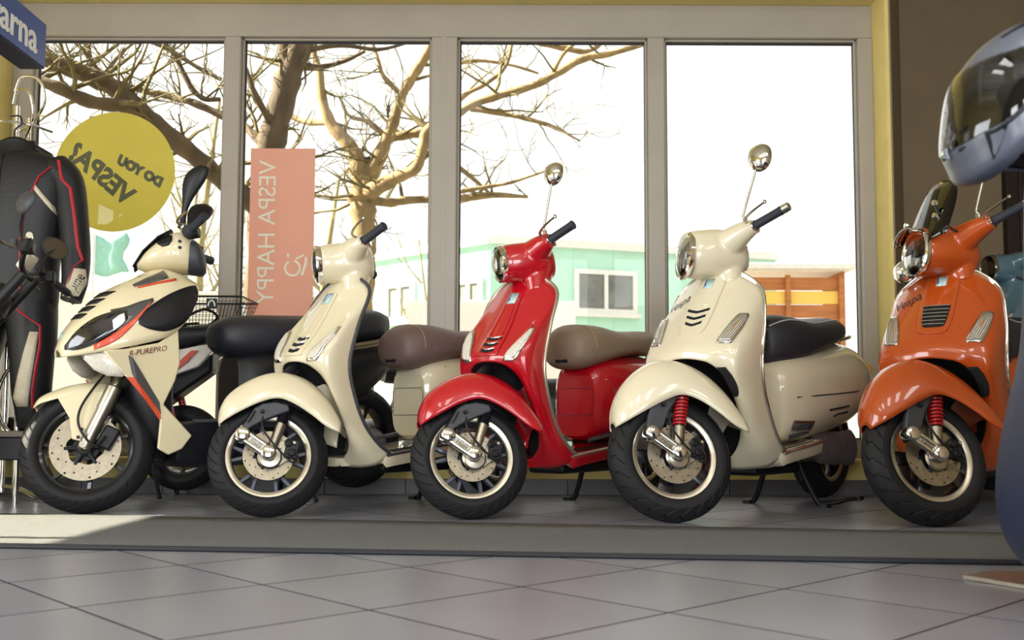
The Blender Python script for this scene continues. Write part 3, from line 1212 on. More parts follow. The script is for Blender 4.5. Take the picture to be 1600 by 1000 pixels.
    if cfg.get('grille'):
        gr = S.patch([(.725, -.026, .026), (.735, -.040, .040), (.780, -.046, .046), (.813, -.048, .048)], 8, 3, .0085).build('grille', M_void, hc, solid=.003)
        for k in range(6):
            z = .735 + k * .0150
            wv = .038 + .008 * min(1, k / 3)
            MB().tube([S.hit(-wv, z, .011), S.hit(-wv * .4, z, .0115), S.hit(wv * .4, z, .0115), S.hit(wv, z, .011)], .0026, 8).build('grille_bar', M_chrome, gr)
    else:
        for k in range(3):
            z = (.648 + k * .024) if not G else (.750 + k * .027)
            wv = .030 + .003 * k if not G else .034 + .006 * k
            vz = -.006 if not G else -.011
            pts = [(-wv, z), (-wv * .5, z + vz * .6), (0, z + vz), (wv * .5, z + vz * .6), (wv, z)]
            mbv = MB()
            top_ = [S.hit(y, zz + .005, .0082) for y, zz in pts]
            bot_ = [S.hit(y, zz - .005, .0082) for y, zz in pts]
            mbv.grid([bot_, top_])
            vo = mbv.build('vent_slot', M_void, hc, solid=.003)
            MB().tube([S.hit(y, zz + .006, .009) for y, zz in pts], .0022, 6).build('vent_brow', M_chrome if not G else P, vo)
    if G:
        badge(hc, S, 0, .915, .036, .040, .009)
    else:
        badge(hc, S, 0, .868, .040, .046, .010)
        rb_ = MB()
        for sg in (-1, 1):
            rb_.tube([S.hit(sg * y, z, .0075) for y, z in ((.019, .84), (.022, .80), (.026, .73), (.028, .68))], .0026, 6)
        rb_.build('cover_ribs', P, hc)
    # turn signals
    for sg in (1, -1):
        if G:
            rows = [(.665, .122, .172), (.685, .122, .178), (.73, .134, .186), (.772, .148, .187), (.785, .156, .182)]
        else:
            rows = [(.606, .080, .122), (.622, .082, .136), (.67, .102, .152), (.715, .126, .160), (.742, .144, .158)]
        if sg < 0:
            rows = [(z, -b, -a) for z, a, b in rows]
        turn_signal(root, S, rows, 6, slats=G)
    if G:
        S.text('Vespa', .050, -.128, .842, R(24), .0022, M_ink, root, 'script_lettering', shear=.35)

    # ---- head set (turns with the bars)
    zc = 1.03 if not G else 1.045
    h0 = axis_pt(zc) + Vector((-.035, 0, .0))
    T = Matrix.Translation(h0)
    Hm = Ms @ T
    if G:
        hst = [(.165, .082, .092, -.088, 0, 2.1), (.13, .090, .098, -.094, 0, 2.2), (.07, .094, .10, -.098, 0, 2.3), (.0, .088, .098, -.095, 0, 2.4), (-.05, .075, .088, -.09, 0, 2.4), (-.085, .05, .06, -.08, 0, 2.2)]
    else:
        hst = [(.137, .074, .074, -.074, 0, 2.0), (.105, .081, .079, -.080, 0, 2.1), (.05, .087, .081, -.083, 0, 2.2), (-.01, .085, .083, -.085, 0, 2.3), (-.055, .072, .078, -.08, 0, 2.3), (-.085, .045, .055, -.07, 0, 2.1)]
    hm_ = slof(hst, 36, 4)
    rings = []
    for zz, rx, ry in ((-.040, .074, .068), (-.070, .066, .060), (-.105, .057, .053), (-.14, .048, .046)):
        cx = -math.tan(RAKE) * zz * .4 - .020
        rings.append([Vector((cx + rx * math.cos(2 * PI * k / 28), ry * math.sin(2 * PI * k / 28), zz)) for k in range(28)])
    hm_.loft(rings)
    # arms to the grips, blended into the shell
    for sg in (1, -1):
        path = (cr([(.01, sg * .02, .008), (-.005, sg * .065, .020), (-.024, sg * .11, .027), (-.044, sg * .143, .030)], 4) if not G else
                cr([(.02, sg * .02, .008), (-.005, sg * .075, .020), (-.032, sg * .13, .030), (-.058, sg * .178, .034)], 4))
        hm_.tube(path, [.074 - .044 * (k / (len(path) - 1)) ** .9 for k in range(len(path))], 24)
    ho = hm_.build('headset', P, root, Hm, fix=True)
    md = ho.modifiers.new('blend', 'REMESH')
    md.mode = 'VOXEL'
    md.voxel_size = .0045
    md.use_smooth_shade = True
    md = ho.modifiers.new('smooth', 'SMOOTH')
    md.factor = .6
    md.iterations = 14
    # chrome dash rim
    dr_ = MB()
    N_ = 28
    cpt, ex, ey = Vector((-.045, 0, .078)), Vector((-.9, 0, .35)).normalized(), Vector((0, 1, 0))
    dr_.tube([cpt + ex * .052 * math.cos(2 * PI * k / N_) + ey * .075 * math.sin(2 * PI * k / N_) for k in range(N_)], .006, 8, closed=True)
    do = dr_.build('dashboard_rim', M_chrome if not G else M_black, ho)
    MB().loft([[cpt + ex * .05 * f_ * math.cos(2 * PI * k / N_) + ey * .073 * f_ * math.sin(2 * PI * k / N_) + Vector((.01, 0, .02)) * (1 - f_) for k in range(N_)] for f_ in (1, .7, .1)]).build('dashboard_glass', M_black, do)
    # headlight
    fx = hst[0][0]
    hr, vz_ = (hst[0][1], hst[0][2]) if G else (.074, .074)
    ov = 1.12 if G else 1.0
    el = lambda r_, x_: [Vector((x_ - (.0 if not G else .28 * r_ * math.sin(a)), r_ * math.cos(a), r_ * ov * math.sin(a))) for a in [2 * PI * k / 40 for k in range(40)]]
    rg = MB().loft([el(hr * 1.0, fx - .012), el(hr * 1.06, fx - .006), el(hr * 1.06, fx + .010), el(hr * .97, fx + .016), el(hr * .88, fx + .008), el(hr * .86, fx - .006)], cap=False)
    rgo = rg.build('headlight', M_chrome, root, Hm)
    MB().loft([el(hr * .88, fx + .004), el(hr * .7, fx - .018), el(hr * .4, fx - .036), el(hr * .05, fx - .042)], cap=True).build('reflector', M_refl, rgo)
    MB().loft([el(hr * .16, fx - .038), el(hr * .15, fx - .008), el(hr * .06, fx - .002)]).build('bulb_shield', M_chrome, rgo)
    MB().loft([el(hr * .92, fx + .010), el(hr * .75, fx + .021), el(hr * .45, fx + .029), el(hr * .05, fx + .032)]).build('lens', M_lens, rgo)
    # grips, levers, bar ends
    for sg in (1, -1):
        g0 = Vector((-.045, sg * .145, .030)) if not G else Vector((-.060, sg * .180, .034))
        gd = Vector((-.60, sg * .77, .13)).normalized()
        g = MB()
        gp = [g0 + gd * t for t in (0, .006, .012, .06, .11, .116, .12)]
        g.tube(gp, [.019, .021, .0175, .0172, .0175, .0195, .017], 18)
        go = g.build('grip', M_rubber, root, Hm)
        if G:
            MB().tube([g0 + gd * .118, g0 + gd * .124, g0 + gd * .150, g0 + gd * .154], [.014, .0185, .0175, .012], 18).build('bar_end', M_chrome, go)
        MB().tube([g0 - gd * .012, g0 - gd * .002], [.023, .0225], 18).build('grip_collar', M_chrome, go)
        sw = MB().box(g0 - gd * .022 + Vector((-.014, 0, .004)), (.05, .05, .040), Matrix.Rotation(R(-25 * sg), 3, 'Z'))
        swo = sw.build('switch_housing', M_chrome if not G else P, root, Hm, bevel=.008, seg=3)
        lv = MB()
        l0 = g0 + Vector((.030, sg * .0, .012))
        lpth = cr([l0, l0 + Vector((.022, sg * .03, .004)), l0 + Vector((.012, sg * .08, .012)), l0 + Vector((-.020, sg * .125, .026))], 5)
        lv.tube(lpth, [.0065 - .002 * k / (len(lpth) - 1) for k in range(len(lpth))], 10, flat=.7)
        lv.lathe([(0, .008), (.005, .0065), (.0075, 0), (.005, -.0065), (0, -.008)], o=lpth[-1], axis=(0, 0, 1), n=12)
        lv.build('brake_lever', M_alu, root, Hm)
    for sg in cfg.get('mirrors', ()):
        if G:
            mirror_part(root, (-.055, sg * .125, .075), (-.060, sg * .130, .125), (-.150, sg * .190, .325), (.050, .058, .034), Hm, face_dir=(1, .75 * sg, .1))
        else:
            mirror_part(root, (-.040, sg * .105, .070), (-.042, sg * .108, .110), (-.115, sg * .150, .325), (.046, .050, .036), Hm, face_dir=(1, .75 * sg, .1))

    # ---- floor, body, seat
    w0 = .183 if not G else .218
    z0 = .238 if not G else .255
    xs = [-.455, -.51, -.58, -.66, -.74, -.80, -.86] if not G else [-.505, -.555, -.62, -.70, -.78, -.85, -.91]
    rings = []
    for x_, f_ in ((xs[0] + .13, .30), (xs[0] + .09, .60), (xs[0] + .045, .86), (xs[0] + .015, .965)):
        wv, zt, zb = w0 * f_, z0 - .02 * (1 - f_) - .002, .186
        half = [(0, zt), (wv * .6, zt), (wv * .93, zt - .001), (wv * .99, zt - .008), (wv, zt - .016), (wv * .965, zt - .034), (wv * .80, zb + .008), (wv * .45, zb), (0, zb)]
        rings.append([Vector((x_, y, z)) for y, z in half] + [Vector((x_, -y, z)) for y, z in reversed(half[1:-1])])
    for k, x_ in enumerate(xs):
        zt = z0 + .045 * k / 6
        wv = w0 - .012 * (k / 6) ** 2
        zb = .185 + .018 * k / 6
        half = [(0, zt), (wv * .6, zt), (wv * .93, zt - .001), (wv * .99, zt - .010), (wv, zt - .022), (wv * .965, zt - .055), (wv * .80, zb + .012), (wv * .45, zb), (0, zb)]
        ring_ = [Vector((x_, y, z)) for y, z in half] + [Vector((x_, -y, z)) for y, z in reversed(half[1:-1])]
        rings.append(ring_)
    fl = MB().loft(rings).build('floorboard', P, root)
    st_ = MB().tube([Vector((x_, w0 - .012 * (k / 6) ** 2 - .001, z0 + .045 * k / 6 - .006)) for k, x_ in enumerate(xs)], .0062, 8)
    st_.build('floor_trim', cfg['trim'], fl)
    for q in range(3):
        MB().tube([Vector((x_, w0 * (.86 - .16 * q), z0 + .045 * (k + 1) / 6 + .0015)) for k, x_ in enumerate(xs[1:-1])], .0042, 6, flat=.5).build('rubber_strip', M_black, fl)
    # rubber pads at the rear corners of the floor
    for sg in (1, -1):
        pd = MB()
        pr_ = []
        for k in range(7):
            t = k / 6
            x_ = xs[3] - .20 * t
            pr_.append([Vector((x_, sg * (w0 * .70 + .030 * math.cos(2 * PI * j / 12) * math.sin(PI * (t * .9 + .05))), z0 + .055 + .03 * t + .009 * math.sin(2 * PI * j / 12))) for j in range(12)])
        pd.loft(pr_).build('foot_pad', M_dgrey, fl)
    if G:
        bst = [(-.66, .135, .58, .29, .44, 3.5), (-.69, .165, .62, .28, .45, 3.2), (-.78, .200, .66, .28, .46, 2.9), (-.95, .225, .69, .29, .475, 2.6), (-1.20, .243, .725, .325, .50, 2.4),
               (-1.35, .243, .752, .37, .53, 2.2), (-1.49, .205, .745, .44, .57, 2.1), (-1.60, .13, .69, .51, .59, 2.1), (-1.66, .04, .63, .56, .60, 2)]
        sst = [(-.67, .05, .765, .67, .71, 2.2), (-.69, .10, .798, .61, .70, 2.4), (-.77, .145, .832, .595, .70, 2.5), (-.88, .16, .838, .615, .71, 2.6), (-1.02, .168, .830, .655, .735, 2.6), (-1.16, .166, .845, .69, .765, 2.6),
               (-1.30, .15, .862, .725, .79, 2.6), (-1.40, .12, .855, .745, .80, 2.4), (-1.46, .05, .83, .765, .80, 2.2)]
    else:
        bst = [(-.755, .10, .60, .31, .45, 3.5), (-.79, .125, .64, .295, .46, 3.2), (-.88, .165, .665, .285, .47, 2.8), (-1.0, .20, .68, .29, .475, 2.5), (-1.15, .218, .69, .315, .49, 2.3),
               (-1.28, .212, .685, .36, .51, 2.2), (-1.40, .175, .66, .42, .54, 2.2), (-1.49, .115, .63, .49, .56, 2.1), (-1.535, .04, .60, .53, .565, 2)]
        sst = [(-.635, .045, .735, .655, .69, 2.2), (-.655, .095, .765, .615, .685, 2.4), (-.72, .130, .797, .60, .69, 2.5), (-.83, .145, .805, .625, .70, 2.6), (-.98, .155, .792, .66, .715, 2.6), (-1.13, .152, .80, .68, .735, 2.6),
               (-1.29, .14, .812, .69, .75, 2.6), (-1.41, .11, .805, .70, .755, 2.4), (-1.47, .05, .785, .72, .75, 2.2)]
    bm_ = slof(bst, 44, 4)
    bo = bm_.build('rear_body', P, root)
    SB = Surf(bm_, 'y')
    mir = lambda mb, sg: mb if sg > 0 else (setattr(mb, 'v', [(x, -y, z) for x, y, z in mb.v]), setattr(mb, 'f', [tuple(reversed(f)) for f in mb.f]), mb)[2]
    if not G:
        # storage flap with keyhole in the wall below the seat
        MB().tube([(-.768, -.03, .475), (-.768, .03, .475)], .006, 8, flat=.6).build('lock', M_chrome, bo)
        fr_ = [(-.085, .40), (.085, .40), (.092, .42), (.092, .50), (.08, .52), (-.08, .52), (-.092, .50), (-.092, .42)]
        MB().tube([Vector((-.752, y, z)) for y, z in fr_], .0011, 6, closed=True).build('flap_seam', M_dgrey, bo)
    for sg in (1, -1):
        if G:
            for q in range(2):
                mir(MB().tube([SB.hit(x, .425 - .026 * q + .010 * k, .0) for k, x in enumerate((-.95 - .05 * q, -1.04, -1.13))], .0055, 8, flat=.8), sg).build('cowl_slot', M_void, bo)
            mir(MB().tube([SB.hit(x, z, .001) for x, z in ((-.72, .475), (-.85, .485), (-1.0, .495), (-1.2, .51), (-1.4, .535), (-1.52, .555))], .0032, 6), sg).build('cowl_seam', M_dgrey, bo)
            g_ = MB().grid([[SB.hit(x, z, .004) for x in (-.70, -.73, -.77, -.81, -.835)] for z in (.338, .350, .372, .380)])
            mir(g_, sg).build('side_reflector', M_mirrorglass, bo, solid=.006, off=0, bevel=.002)
        else:
            mir(MB().tube([SB.hit(x, z, .0008) for x, z in ((-.86, .62), (-.84, .52), (-.86, .42), (-.93, .36))], .0022, 6), sg).build('cowl_seam', M_dgrey, bo)
    so = slof(sst, 40, 5).build('seat', cfg['seat'], root)
    # piping round the top edge of the seat
    pp = []
    for sg in (1, -1):
        pth = []
        for (x_, w_, zt, zb, zm, n_) in sst[1:-1]:
            a = R(47)
            pth.append(Vector((x_, sg * w_ * (math.cos(a) ** (2 / n_)) * 1.01, zm + (zt - zm) * (math.sin(a) ** (2 / n_)) * 1.01)))
        pp.append(cr(pth, 4))
    for pth in (pp if G else ()):
        MB().tube(pth, .0028, 6).build('seat_piping', cfg['pipe'], so)
    if not G:
        # nose seam and handle recess
        q = sst[2]
        MB().tube([p * 1.0 for p in sring(-.725, .1325, .7995, .60, .69, 2.5, 40)[0:21]], .0022, 6).build('seat_seam', cfg['pipe'], so)
        MB().box((-.655, .0, .640), (.03, .07, .026)).build('seat_strap_slot', M_void, so, bevel=.008)
    # tail: grab rail and lamp
    tl = MB().tube(cr([(-1.28, .14, .75), (-1.42, .13, .775), (-1.53, .07, .79), (-1.55, 0, .795), (-1.53, -.07, .79), (-1.42, -.13, .775), (-1.28, -.14, .75)], 5), .009, 10)
    if G:
        tl.build('grab_rail', M_chrome, root)
        MB().tube([(-1.56, .15, .63), (-1.62, .145, .63)], [.03, .02], 14).build('rear_signal', M_amber, root)
    MB().box((-1.535 if not G else -1.665, 0, .585), (.03, .07, .05)).build('tail_lamp', M_spring_r, root, bevel=.012, seg=3)
    # mechanics below
    eg = MB()
    eg.tube(cr([(-.98, .10, .275), (-1.10, .115, .262), (-1.28, .12, .255), (-WB - .04, .118, zr)], 5), [.05, .06, .068, .072, .075, .075, .075, .075, .075, .075, .075, .078, .08, .082, .085, .07], 16, flat=.45 if False else 1)
    for i, q in enumerate(eg.v):
        eg.v[i] = (q[0], .13 + (q[1] - .115) * .42, q[2])
    eg.build('engine_case', M_engine, root)
    MB().lohi((-1.10, -.12, .20), (-.90, .12, .33)).build('engine_block', M_black, root, bevel=.02, seg=3)
    MB().lohi((-.95, -.09, .155), (-.52, .09, .20)).build('underside_frame', M_black, root, bevel=.015, seg=2)
    MB().tube(cr([(-1.0, -.14, .22), (-1.15, -.17, .22), (-1.3, -.185, .27), (-1.5, -.185, .31)], 4), [.02, .02, .025, .04, .05, .055, .06, .06, .06, .06, .06, .06, .05], 16).build('muffler', M_dgrey, root)
    cs = MB()
    for sg in (1, -1):
        cs.tube(cr([(-.955, sg * .075, .20), (-.965, sg * .10, .13), (-.985, sg * .145, .03), (-.985, sg * .175, .012)], 5), [.012] * 16, 10)
        cs.box((-.985, sg * .180, .012), (.05, .035, .022))
    cs.tube([(-.955, -.08, .195), (-.955, .08, .195)], .012, 10)
    cs.tube(cr([(-.985, .17, .022), (-.995, .22, .03), (-1.03, .27, .045), (-1.06, .30, .048)], 5), .0095, 10)
    cs.tube([(-1.045, .30, .048), (-1.09, .30, .048)], .011, 10)
    cso = cs.build('centre_stand', M_black, root, bevel=0)
    MB().tube(helix((-.90, .07, .215), (-.965, .085, .12), .009, 12, 8), .002, 5).build('stand_spring', M_dgrey, cso)
    if G:
        for sg in (1, -1):
            rows_ = [(.468, .160, .176), (.478, .150, .183), (.51, .143, .186), (.545, .135, .178), (.575, .118, .160)]
            if sg < 0:
                rows_ = [(z, -b, -a) for z, a, b in rows_]
            S.patch(rows_, 5, 3, .003).build('air_duct', M_void, root, solid=.004)
        # slats along the shield's rear edge
        for sg in (1, -1):
            for k in range(4):
                z = .60 + k * .045
                MB().tube([(-.338 - .012 * k, sg * (.225 - .003 * k), z), (-.346 - .012 * k, sg * (.223 - .003 * k), z + .032)], .007, 8, flat=.6).build('edge_vent', M_void, root)
    if cfg.get('extra'):
        cfg['extra'](root, Hm, S, P)
    return root
def orange_extra(root, Hm, S, P):
    # smoked fly screen on two chrome stays, bonnet lamp, crash bar
    g = []
    for j in range(9):
        t = j / 8
        z = .015 + .275 * t
        x = .185 - .17 * t - .02 * t * t
        w = .165 * math.sqrt(max(.0, 1 - (t * .98) ** 3.2)) * (1 - .12 * (1 - t)) + .004
        g.append([Vector((x - .055 * (k / 6) ** 2 * (w / .15), w * k / 6, z)) for k in range(-6, 7)])
    fs = MB().grid(g).build('fly_screen', M_smoke, root, Hm, solid=.003)
    for sg in (1, -1):
        for z in (.165, .110):
            MB().lathe([(0, .010), (.010, .009), (.013, .003), (.013, -.004)], o=(.098 - .30 * (z - .11) + .012, sg * .095, z), axis=(1, .3 * sg, .3), n=16).build('screen_knob', M_chrome, fs)
        MB().tube(cr([(.098, sg * .095, .165), (.090, sg * .098, .11), (.06, sg * .10, .05), (-.01, sg * .11, .01)], 4), .004, 8).build('screen_stay', M_black, fs)
    lm = MB().lathe([(0, .050), (.030, .046), (.044, .030), (.046, 0), (.030, -.030), (0, -.040)], o=(.10, -.165, -.01), axis=(1, -.2, .1), n=28)
    lo = lm.build('auxiliary_lamp', M_chrome, root, Hm)
    MB().tube(cr([(.08, -.165, -.02), (.04, -.14, -.06), (.0, -.10, -.08)], 4), .008, 8).build('lamp_bracket', M_chrome, lo)
    mirror_part(root, (-.05, -.13, .075), (-.05, -.14, .11), (-.03, -.20, .15), (.055, .055, .020), Hm, M_black, M_black)
    # peak over the headlight
    pk = [[Vector((x, (hr * math.cos(a)), hr * 1.05 * math.sin(a) + dz)) for a in [R(38) + R(104) * k / 12 for k in range(13)]] for x, hr, dz in ((.155, .092, .0), (.185, .094, .0), (.205, .090, .006))]
    MB().grid(pk).build('headlight_peak', M_chrome, root, Hm, solid=.003)


cream = classic_scooter(dict(kind='primavera', paint=M_cream, at=(-.921, 3.80), psi=39, steer=41, seat=M_seat_br, pipe=M_pipe_t, trim=M_dgrey, inner=M_pearl,
    label='cream scooter with brown seat, second from the left, between sport scooter and red scooter'))
red = classic_scooter(dict(kind='primavera', paint=M_red, at=(-.148, 3.755), psi=36, steer=43, seat=M_seat_tan, pipe=M_pipe_t, trim=M_lip, mirrors=(1,),
    label='glossy red scooter with tan seat and chrome mirror'))
gts = classic_scooter(dict(kind='gts', paint=M_pearl, at=(.592, 3.645), psi=40, steer=40, seat=M_seat_b, pipe=M_pipe_w, trim=M_chrome, mirrors=(1,),
    label='pearl white scooter with dark blue seat and red front spring'))
orange = classic_scooter(dict(kind='gts', paint=M_orange, at=(1.487, 3.545), psi=38, steer=42, seat=M_seat_b, pipe=M_pipe_w, trim=M_chrome, grille=True, mirrors=(1,), extra=orange_extra,
    label='orange scooter with smoked fly screen, rightmost in the row'))
# ------------------------------------------------------------------ sport scooter (leftmost of the row)
M_orange_d = mat('orange_decal', srgb(214, 74, 40), 0.35, coat=0.5)
M_grey_d = mat('charcoal_decal', srgb(70, 70, 72), 0.35, coat=0.5)
M_dark_lens = mat('dark_headlight_glass', srgb(26, 28, 36), 0.06, nscale=20, namt=0.3, coat=1.0, spec=0.6)


def sport_scooter():
    root = empty('scooter', (0, 0, 0), 0, 'cream sport scooter with orange stripes and black seat, leftmost of the row', 'scooter')
    Rt, rb, tw = .250, .178, .124
    Ms = place(root, (-1.668, 3.93), 46, 33, Rt, tw)
    A = Ms @ Matrix.Translation((0, 0, Rt))
    front_wheel(root, Ms, Rt, rb, tw, 'sport', 'seven', M_rim_black, M_rim_black, None, (.068, .132))
    rear_wheel(root, -1.28, Rt + .045, Rt - .005, rb - .01, .13, 'sport', 'seven', M_rim_black, M_rim_black, None)
    a = Vector((-math.sin(RAKE), 0, math.cos(RAKE)))
    for sg in (1, -1):
        fk = MB()
        p0 = Vector((.0, sg * .090, -.01))
        fk.tube([p0 - a * .005, p0 + a * .02, p0 + a * .16, p0 + a * .17, p0 + a * .26, p0 + a * .265], [.024, .027, .027, .030, .031, .027], 18)
        fk.lathe([(0, .020), (.014, .020), (.018, .014), (.022, -.02), (0, -.02)], o=(0, sg * .096, 0), axis=(0, sg, 0), n=18)
        fo = fk.build('fork_leg', M_alu, root, A)
        MB().tube([p0 + a * .26, p0 + a * .50], .018, 14).build('stanchion', M_chrome, fo)
    cp = MB().box((-.085, .070, .028), (.06, .045, .09), Matrix.Rotation(R(-30), 3, 'Y'))
    cp.build('brake_caliper', M_black, root, A, bevel=.008)
    MB().tube(cr([(-.08, .10, .03), (-.04, .125, -.01), (.01, .128, .06), (.012, .125, .13), (-.03, .10, .22), (-.10, .06, .33)], 6), .005, 8).build('brake_hose', M_black, root, A)
    # hugger fender with a bracket down to the fork
    fe = arch_loft([(.200, .190, .197, .175, .028, .85), (.175, .222, .165, .185, .062, .85), (.12, .248, .11, .195, .078, .85), (.03, .272, .03, .215, .082, .85), (-.06, .27, -.06, .21, .082, .85), (-.12, .25, -.12, .20, .075, .85)])
    feo = fe.build('front_fender', M_sport, root, A, solid=.004)
    for sg in (1, -1):
        MB().prism([(.10, .20), (.055, .115), (.045, .03), (.015, .02), (-.025, .06), (-.045, .13), (-.08, .215), (-.02, .222), (.04, .22)], lambda p: Vector((p[0], sg * (.084 + .02 * (.2 - p[1])), p[1])),
                   lambda p: Vector((p[0], sg * .074, p[1]))).build('fender_bracket', M_sport, feo, bevel=.003)
        for q in ((.022, .035), (.010, .065)):
            MB().lathe([(0, .003), (.006, .003), (.007, 0)], o=(q[0], sg * .0905, q[1]), axis=(0, sg, 0), n=10).build('fender_bolt', M_black, feo)

    # ---- upper fairing
    fa = arch_loft([(.135, .640, .128, .612, .030, .75), (.112, .705, .085, .618, .085, .75), (.055, .785, .025, .632, .140, .75), (-.055, .895, -.045, .650, .188, .75), (-.155, .950, -.14, .675, .212, .75),
                    (-.25, 1.000, -.22, .705, .220, .75), (-.33, .990, -.29, .765, .215, .75), (-.385, .962, -.335, .85, .205, .75)], n=12)
    fao = fa.build('front_fairing', M_sport, root, solid=.006)
    Sx, Sy = Surf(fa, 'x'), Surf(fa, 'y')

    def side(rows, off, m, name, par, solid=.003, both=True):
        g = MB()
        RR = cr(rows, 3)
        g.grid([[Sy.hit(x, z0 + (z1 - z0) * k / 4, off) for k in range(5)] for x, z0, z1 in RR])
        o_ = g.build(name, m, par, solid=solid, off=0)
        if both:
            g2 = MB()
            g2.v = [(x, -y, z) for x, y, z in g.v]
            g2.f = [tuple(reversed(f)) for f in g.f]
            g2.build(name, m, par, solid=solid, off=0)
        return o_

    side([(-.02, .690, .800), (-.07, .735, .815), (-.12, .790, .838), (-.17, .842, .856)], .0015, M_grey_d, 'grey_decal', fao)
    side([(.04, .640, .660), (-.02, .672, .705), (-.07, .722, .748), (-.12, .783, .796), (-.16, .836, .842)], .0020, M_orange_d, 'orange_decal', fao)
    side([(.118, .640, .655), (.085, .640, .712), (.03, .668, .765), (-.03, .715, .792), (-.07, .765, .796)], .0045, M_dark_lens, 'headlight', fao)
    side([(-.02, .715, .755), (-.045, .735, .778), (-.06, .755, .785)], .0065, M_refl, 'headlight_reflector', fao)
    side([(-.105, .745, .762), (-.14, .728, .808), (-.20, .722, .855), (-.26, .745, .890), (-.32, .800, .915), (-.355, .862, .922)], .0050, M_black, 'side_duct', fao)
    side([(-.12, .902, .912), (-.18, .922, .946), (-.25, .948, .984)], .0018, M_grey_d, 'grey_decal', fao)
    side([(-.13, .896, .901), (-.2, .918, .926), (-.28, .940, .950)], .0020, M_orange_d, 'orange_decal', fao)
    for k in range(4):
        z = .775 + .032 * k
        w_ = .060 + .006 * k
        Sx.patch([(z - .010, -w_ * .8, w_ * .8), (z + .010, -w_, w_)], 6, 1, .004).build('nose_vent', M_black, fao, solid=.006)
    Sx.patch([(.685, -.012, .012), (.712, -.014, .014)], 3, 1, .004).build('badge', M_badge_w, fao, solid=.003)

    # ---- lower side panels
    poly = [(.014, .640), (-.052, .645), (-.18, .676), (-.26, .735), (-.272, .60), (-.254, .529), (-.208, .432), (-.331, .308), (-.29, .255), (-.234, .232), (-.189, .258), (-.197, .381), (-.13, .46), (-.064, .534)]
    yf = lambda x: .215 - .9 * max(0, x + .07) ** 1.0 * .9
    for sg in (1, -1):
        mb = MB()
        mb.prism(poly, lambda p: Vector((p[0], sg * yf(p[0]), p[1])), lambda p: Vector((p[0] - .004, sg * (yf(p[0]) - .022), p[1])))
        po = mb.build('side_panel', M_sport, root, bevel=.006, seg=3, fix=True)
        for pl, m_, nm, o_ in (([(-.04, .625), (-.075, .615), (-.19, .44), (-.197, .395), (-.185, .39), (-.10, .51)], M_grey_d, 'grey_decal', .0015),
                               ([(-.058, .536), (-.085, .535), (-.192, .40), (-.196, .375), (-.190, .372), (-.13, .452)], M_orange_d, 'orange_decal', .0028)):
            MB().prism(pl, lambda p: Vector((p[0], sg * (yf(p[0]) + o_), p[1])), lambda p: Vector((p[0], sg * (yf(p[0]) - .002), p[1]))).build(nm, m_, po, angle=None)
        if sg > 0:
            me = text_mesh('R-PUREPRO', .030, .0005, 1.0, .35)
            me.materials.clear(); me.materials.append(mat('maroon_lettering', srgb(110, 36, 30), 0.4))
            an = R(11)
            X_, Z_ = Vector((-math.cos(an), 0, math.sin(an))), Vector((0, 1, 0))
            Y_ = Z_.cross(X_)
            c_ = (-.135, .2165, .640)
            link('panel_lettering', me, po, Matrix(((X_.x, Y_.x, Z_.x, c_[0]), (X_.y, Y_.y, Z_.y, c_[1]), (X_.z, Y_.z, Z_.z, c_[2]), (0, 0, 0, 1))))
        # signals hanging under the nose
        sgm = MB()
        rings = []
        for t, w_, h_ in ((0, .008, .012), (.2, .022, .040), (.5, .028, .052), (.8, .024, .042), (1, .008, .014)):
            c_ = Vector((.06 - .15 * t, sg * (.085 + .085 * t), .615 - .045 * t))
            rings.append([c_ + Vector((0, w_ * math.cos(2 * PI * k / 14) * sg, h_ * math.sin(2 * PI * k / 14))) for k in range(14)])
        so = sgm.loft(rings).build('turn_signal', M_white_lens, root)
        MB().tube([(-.01, sg * .135, .590), (-.045, sg * .150, .580)], [.006, .008], 8).build('bulb', M_amber, so)
    # black inner body and radiator space behind the wheel
    slof([(-.12, .10, .62, .45, .54, 3), (-.18, .17, .72, .30, .5, 3), (-.23, .185, .76, .24, .5, 3), (-.26, .17, .78, .21, .45, 3), (-.285, .13, .76, .20, .42, 3), (-.30, .08, .72, .20, .4, 3)], 32, 3).build('inner_body', M_black, root)
    MB().loft([[Vector((x, y, z)) for y, z in ((w_, zt), (w_ * .98, zt - .03), (w_ * .8, zb + .02), (w_ * .5, zb), (-w_ * .5, zb), (-w_ * .8, zb + .02), (-w_ * .98, zt - .03), (-w_, zt))]
               for x, w_, zt, zb in ((-.30, .18, .36, .19), (-.36, .195, .362, .175), (-.50, .20, .365, .17), (-.62, .20, .37, .18), (-.74, .19, .38, .20), (-.82, .16, .40, .24))]).build('floorboard', M_black, root, bevel=.006)
    MB().tube([(-.34, .198, .365), (-.5, .203, .37), (-.64, .203, .375), (-.74, .193, .385)], .008, 8).build('floor_trim', M_dgrey, root)
    # rear body and seat
    slof([(-.60, .09, .66, .36, .5, 3), (-.66, .13, .68, .33, .5, 3), (-.78, .16, .70, .32, .5, 3), (-.95, .18, .72, .34, .52, 2.6), (-1.15, .185, .75, .42, .58, 2.4), (-1.32, .16, .78, .52, .65, 2.2), (-1.43, .11, .80, .62, .71, 2.2), (-1.50, .04, .80, .70, .75, 2)], 32, 4).build('rear_body', M_black, root)
    slof([(-.515, .045, .775, .715, .745, 2.2), (-.535, .09, .80, .675, .735, 2.3), (-.60, .125, .828, .645, .735, 2.4), (-.72, .145, .842, .645, .74, 2.5), (-.88, .15, .852, .67, .755, 2.5), (-1.02, .15, .865, .70, .78, 2.5), (-1.18, .14, .90, .73, .81, 2.5),
          (-1.34, .12, .915, .76, .84, 2.4), (-1.44, .05, .90, .80, .85, 2.2)], 36, 5).build('seat', M_seat_b, root)
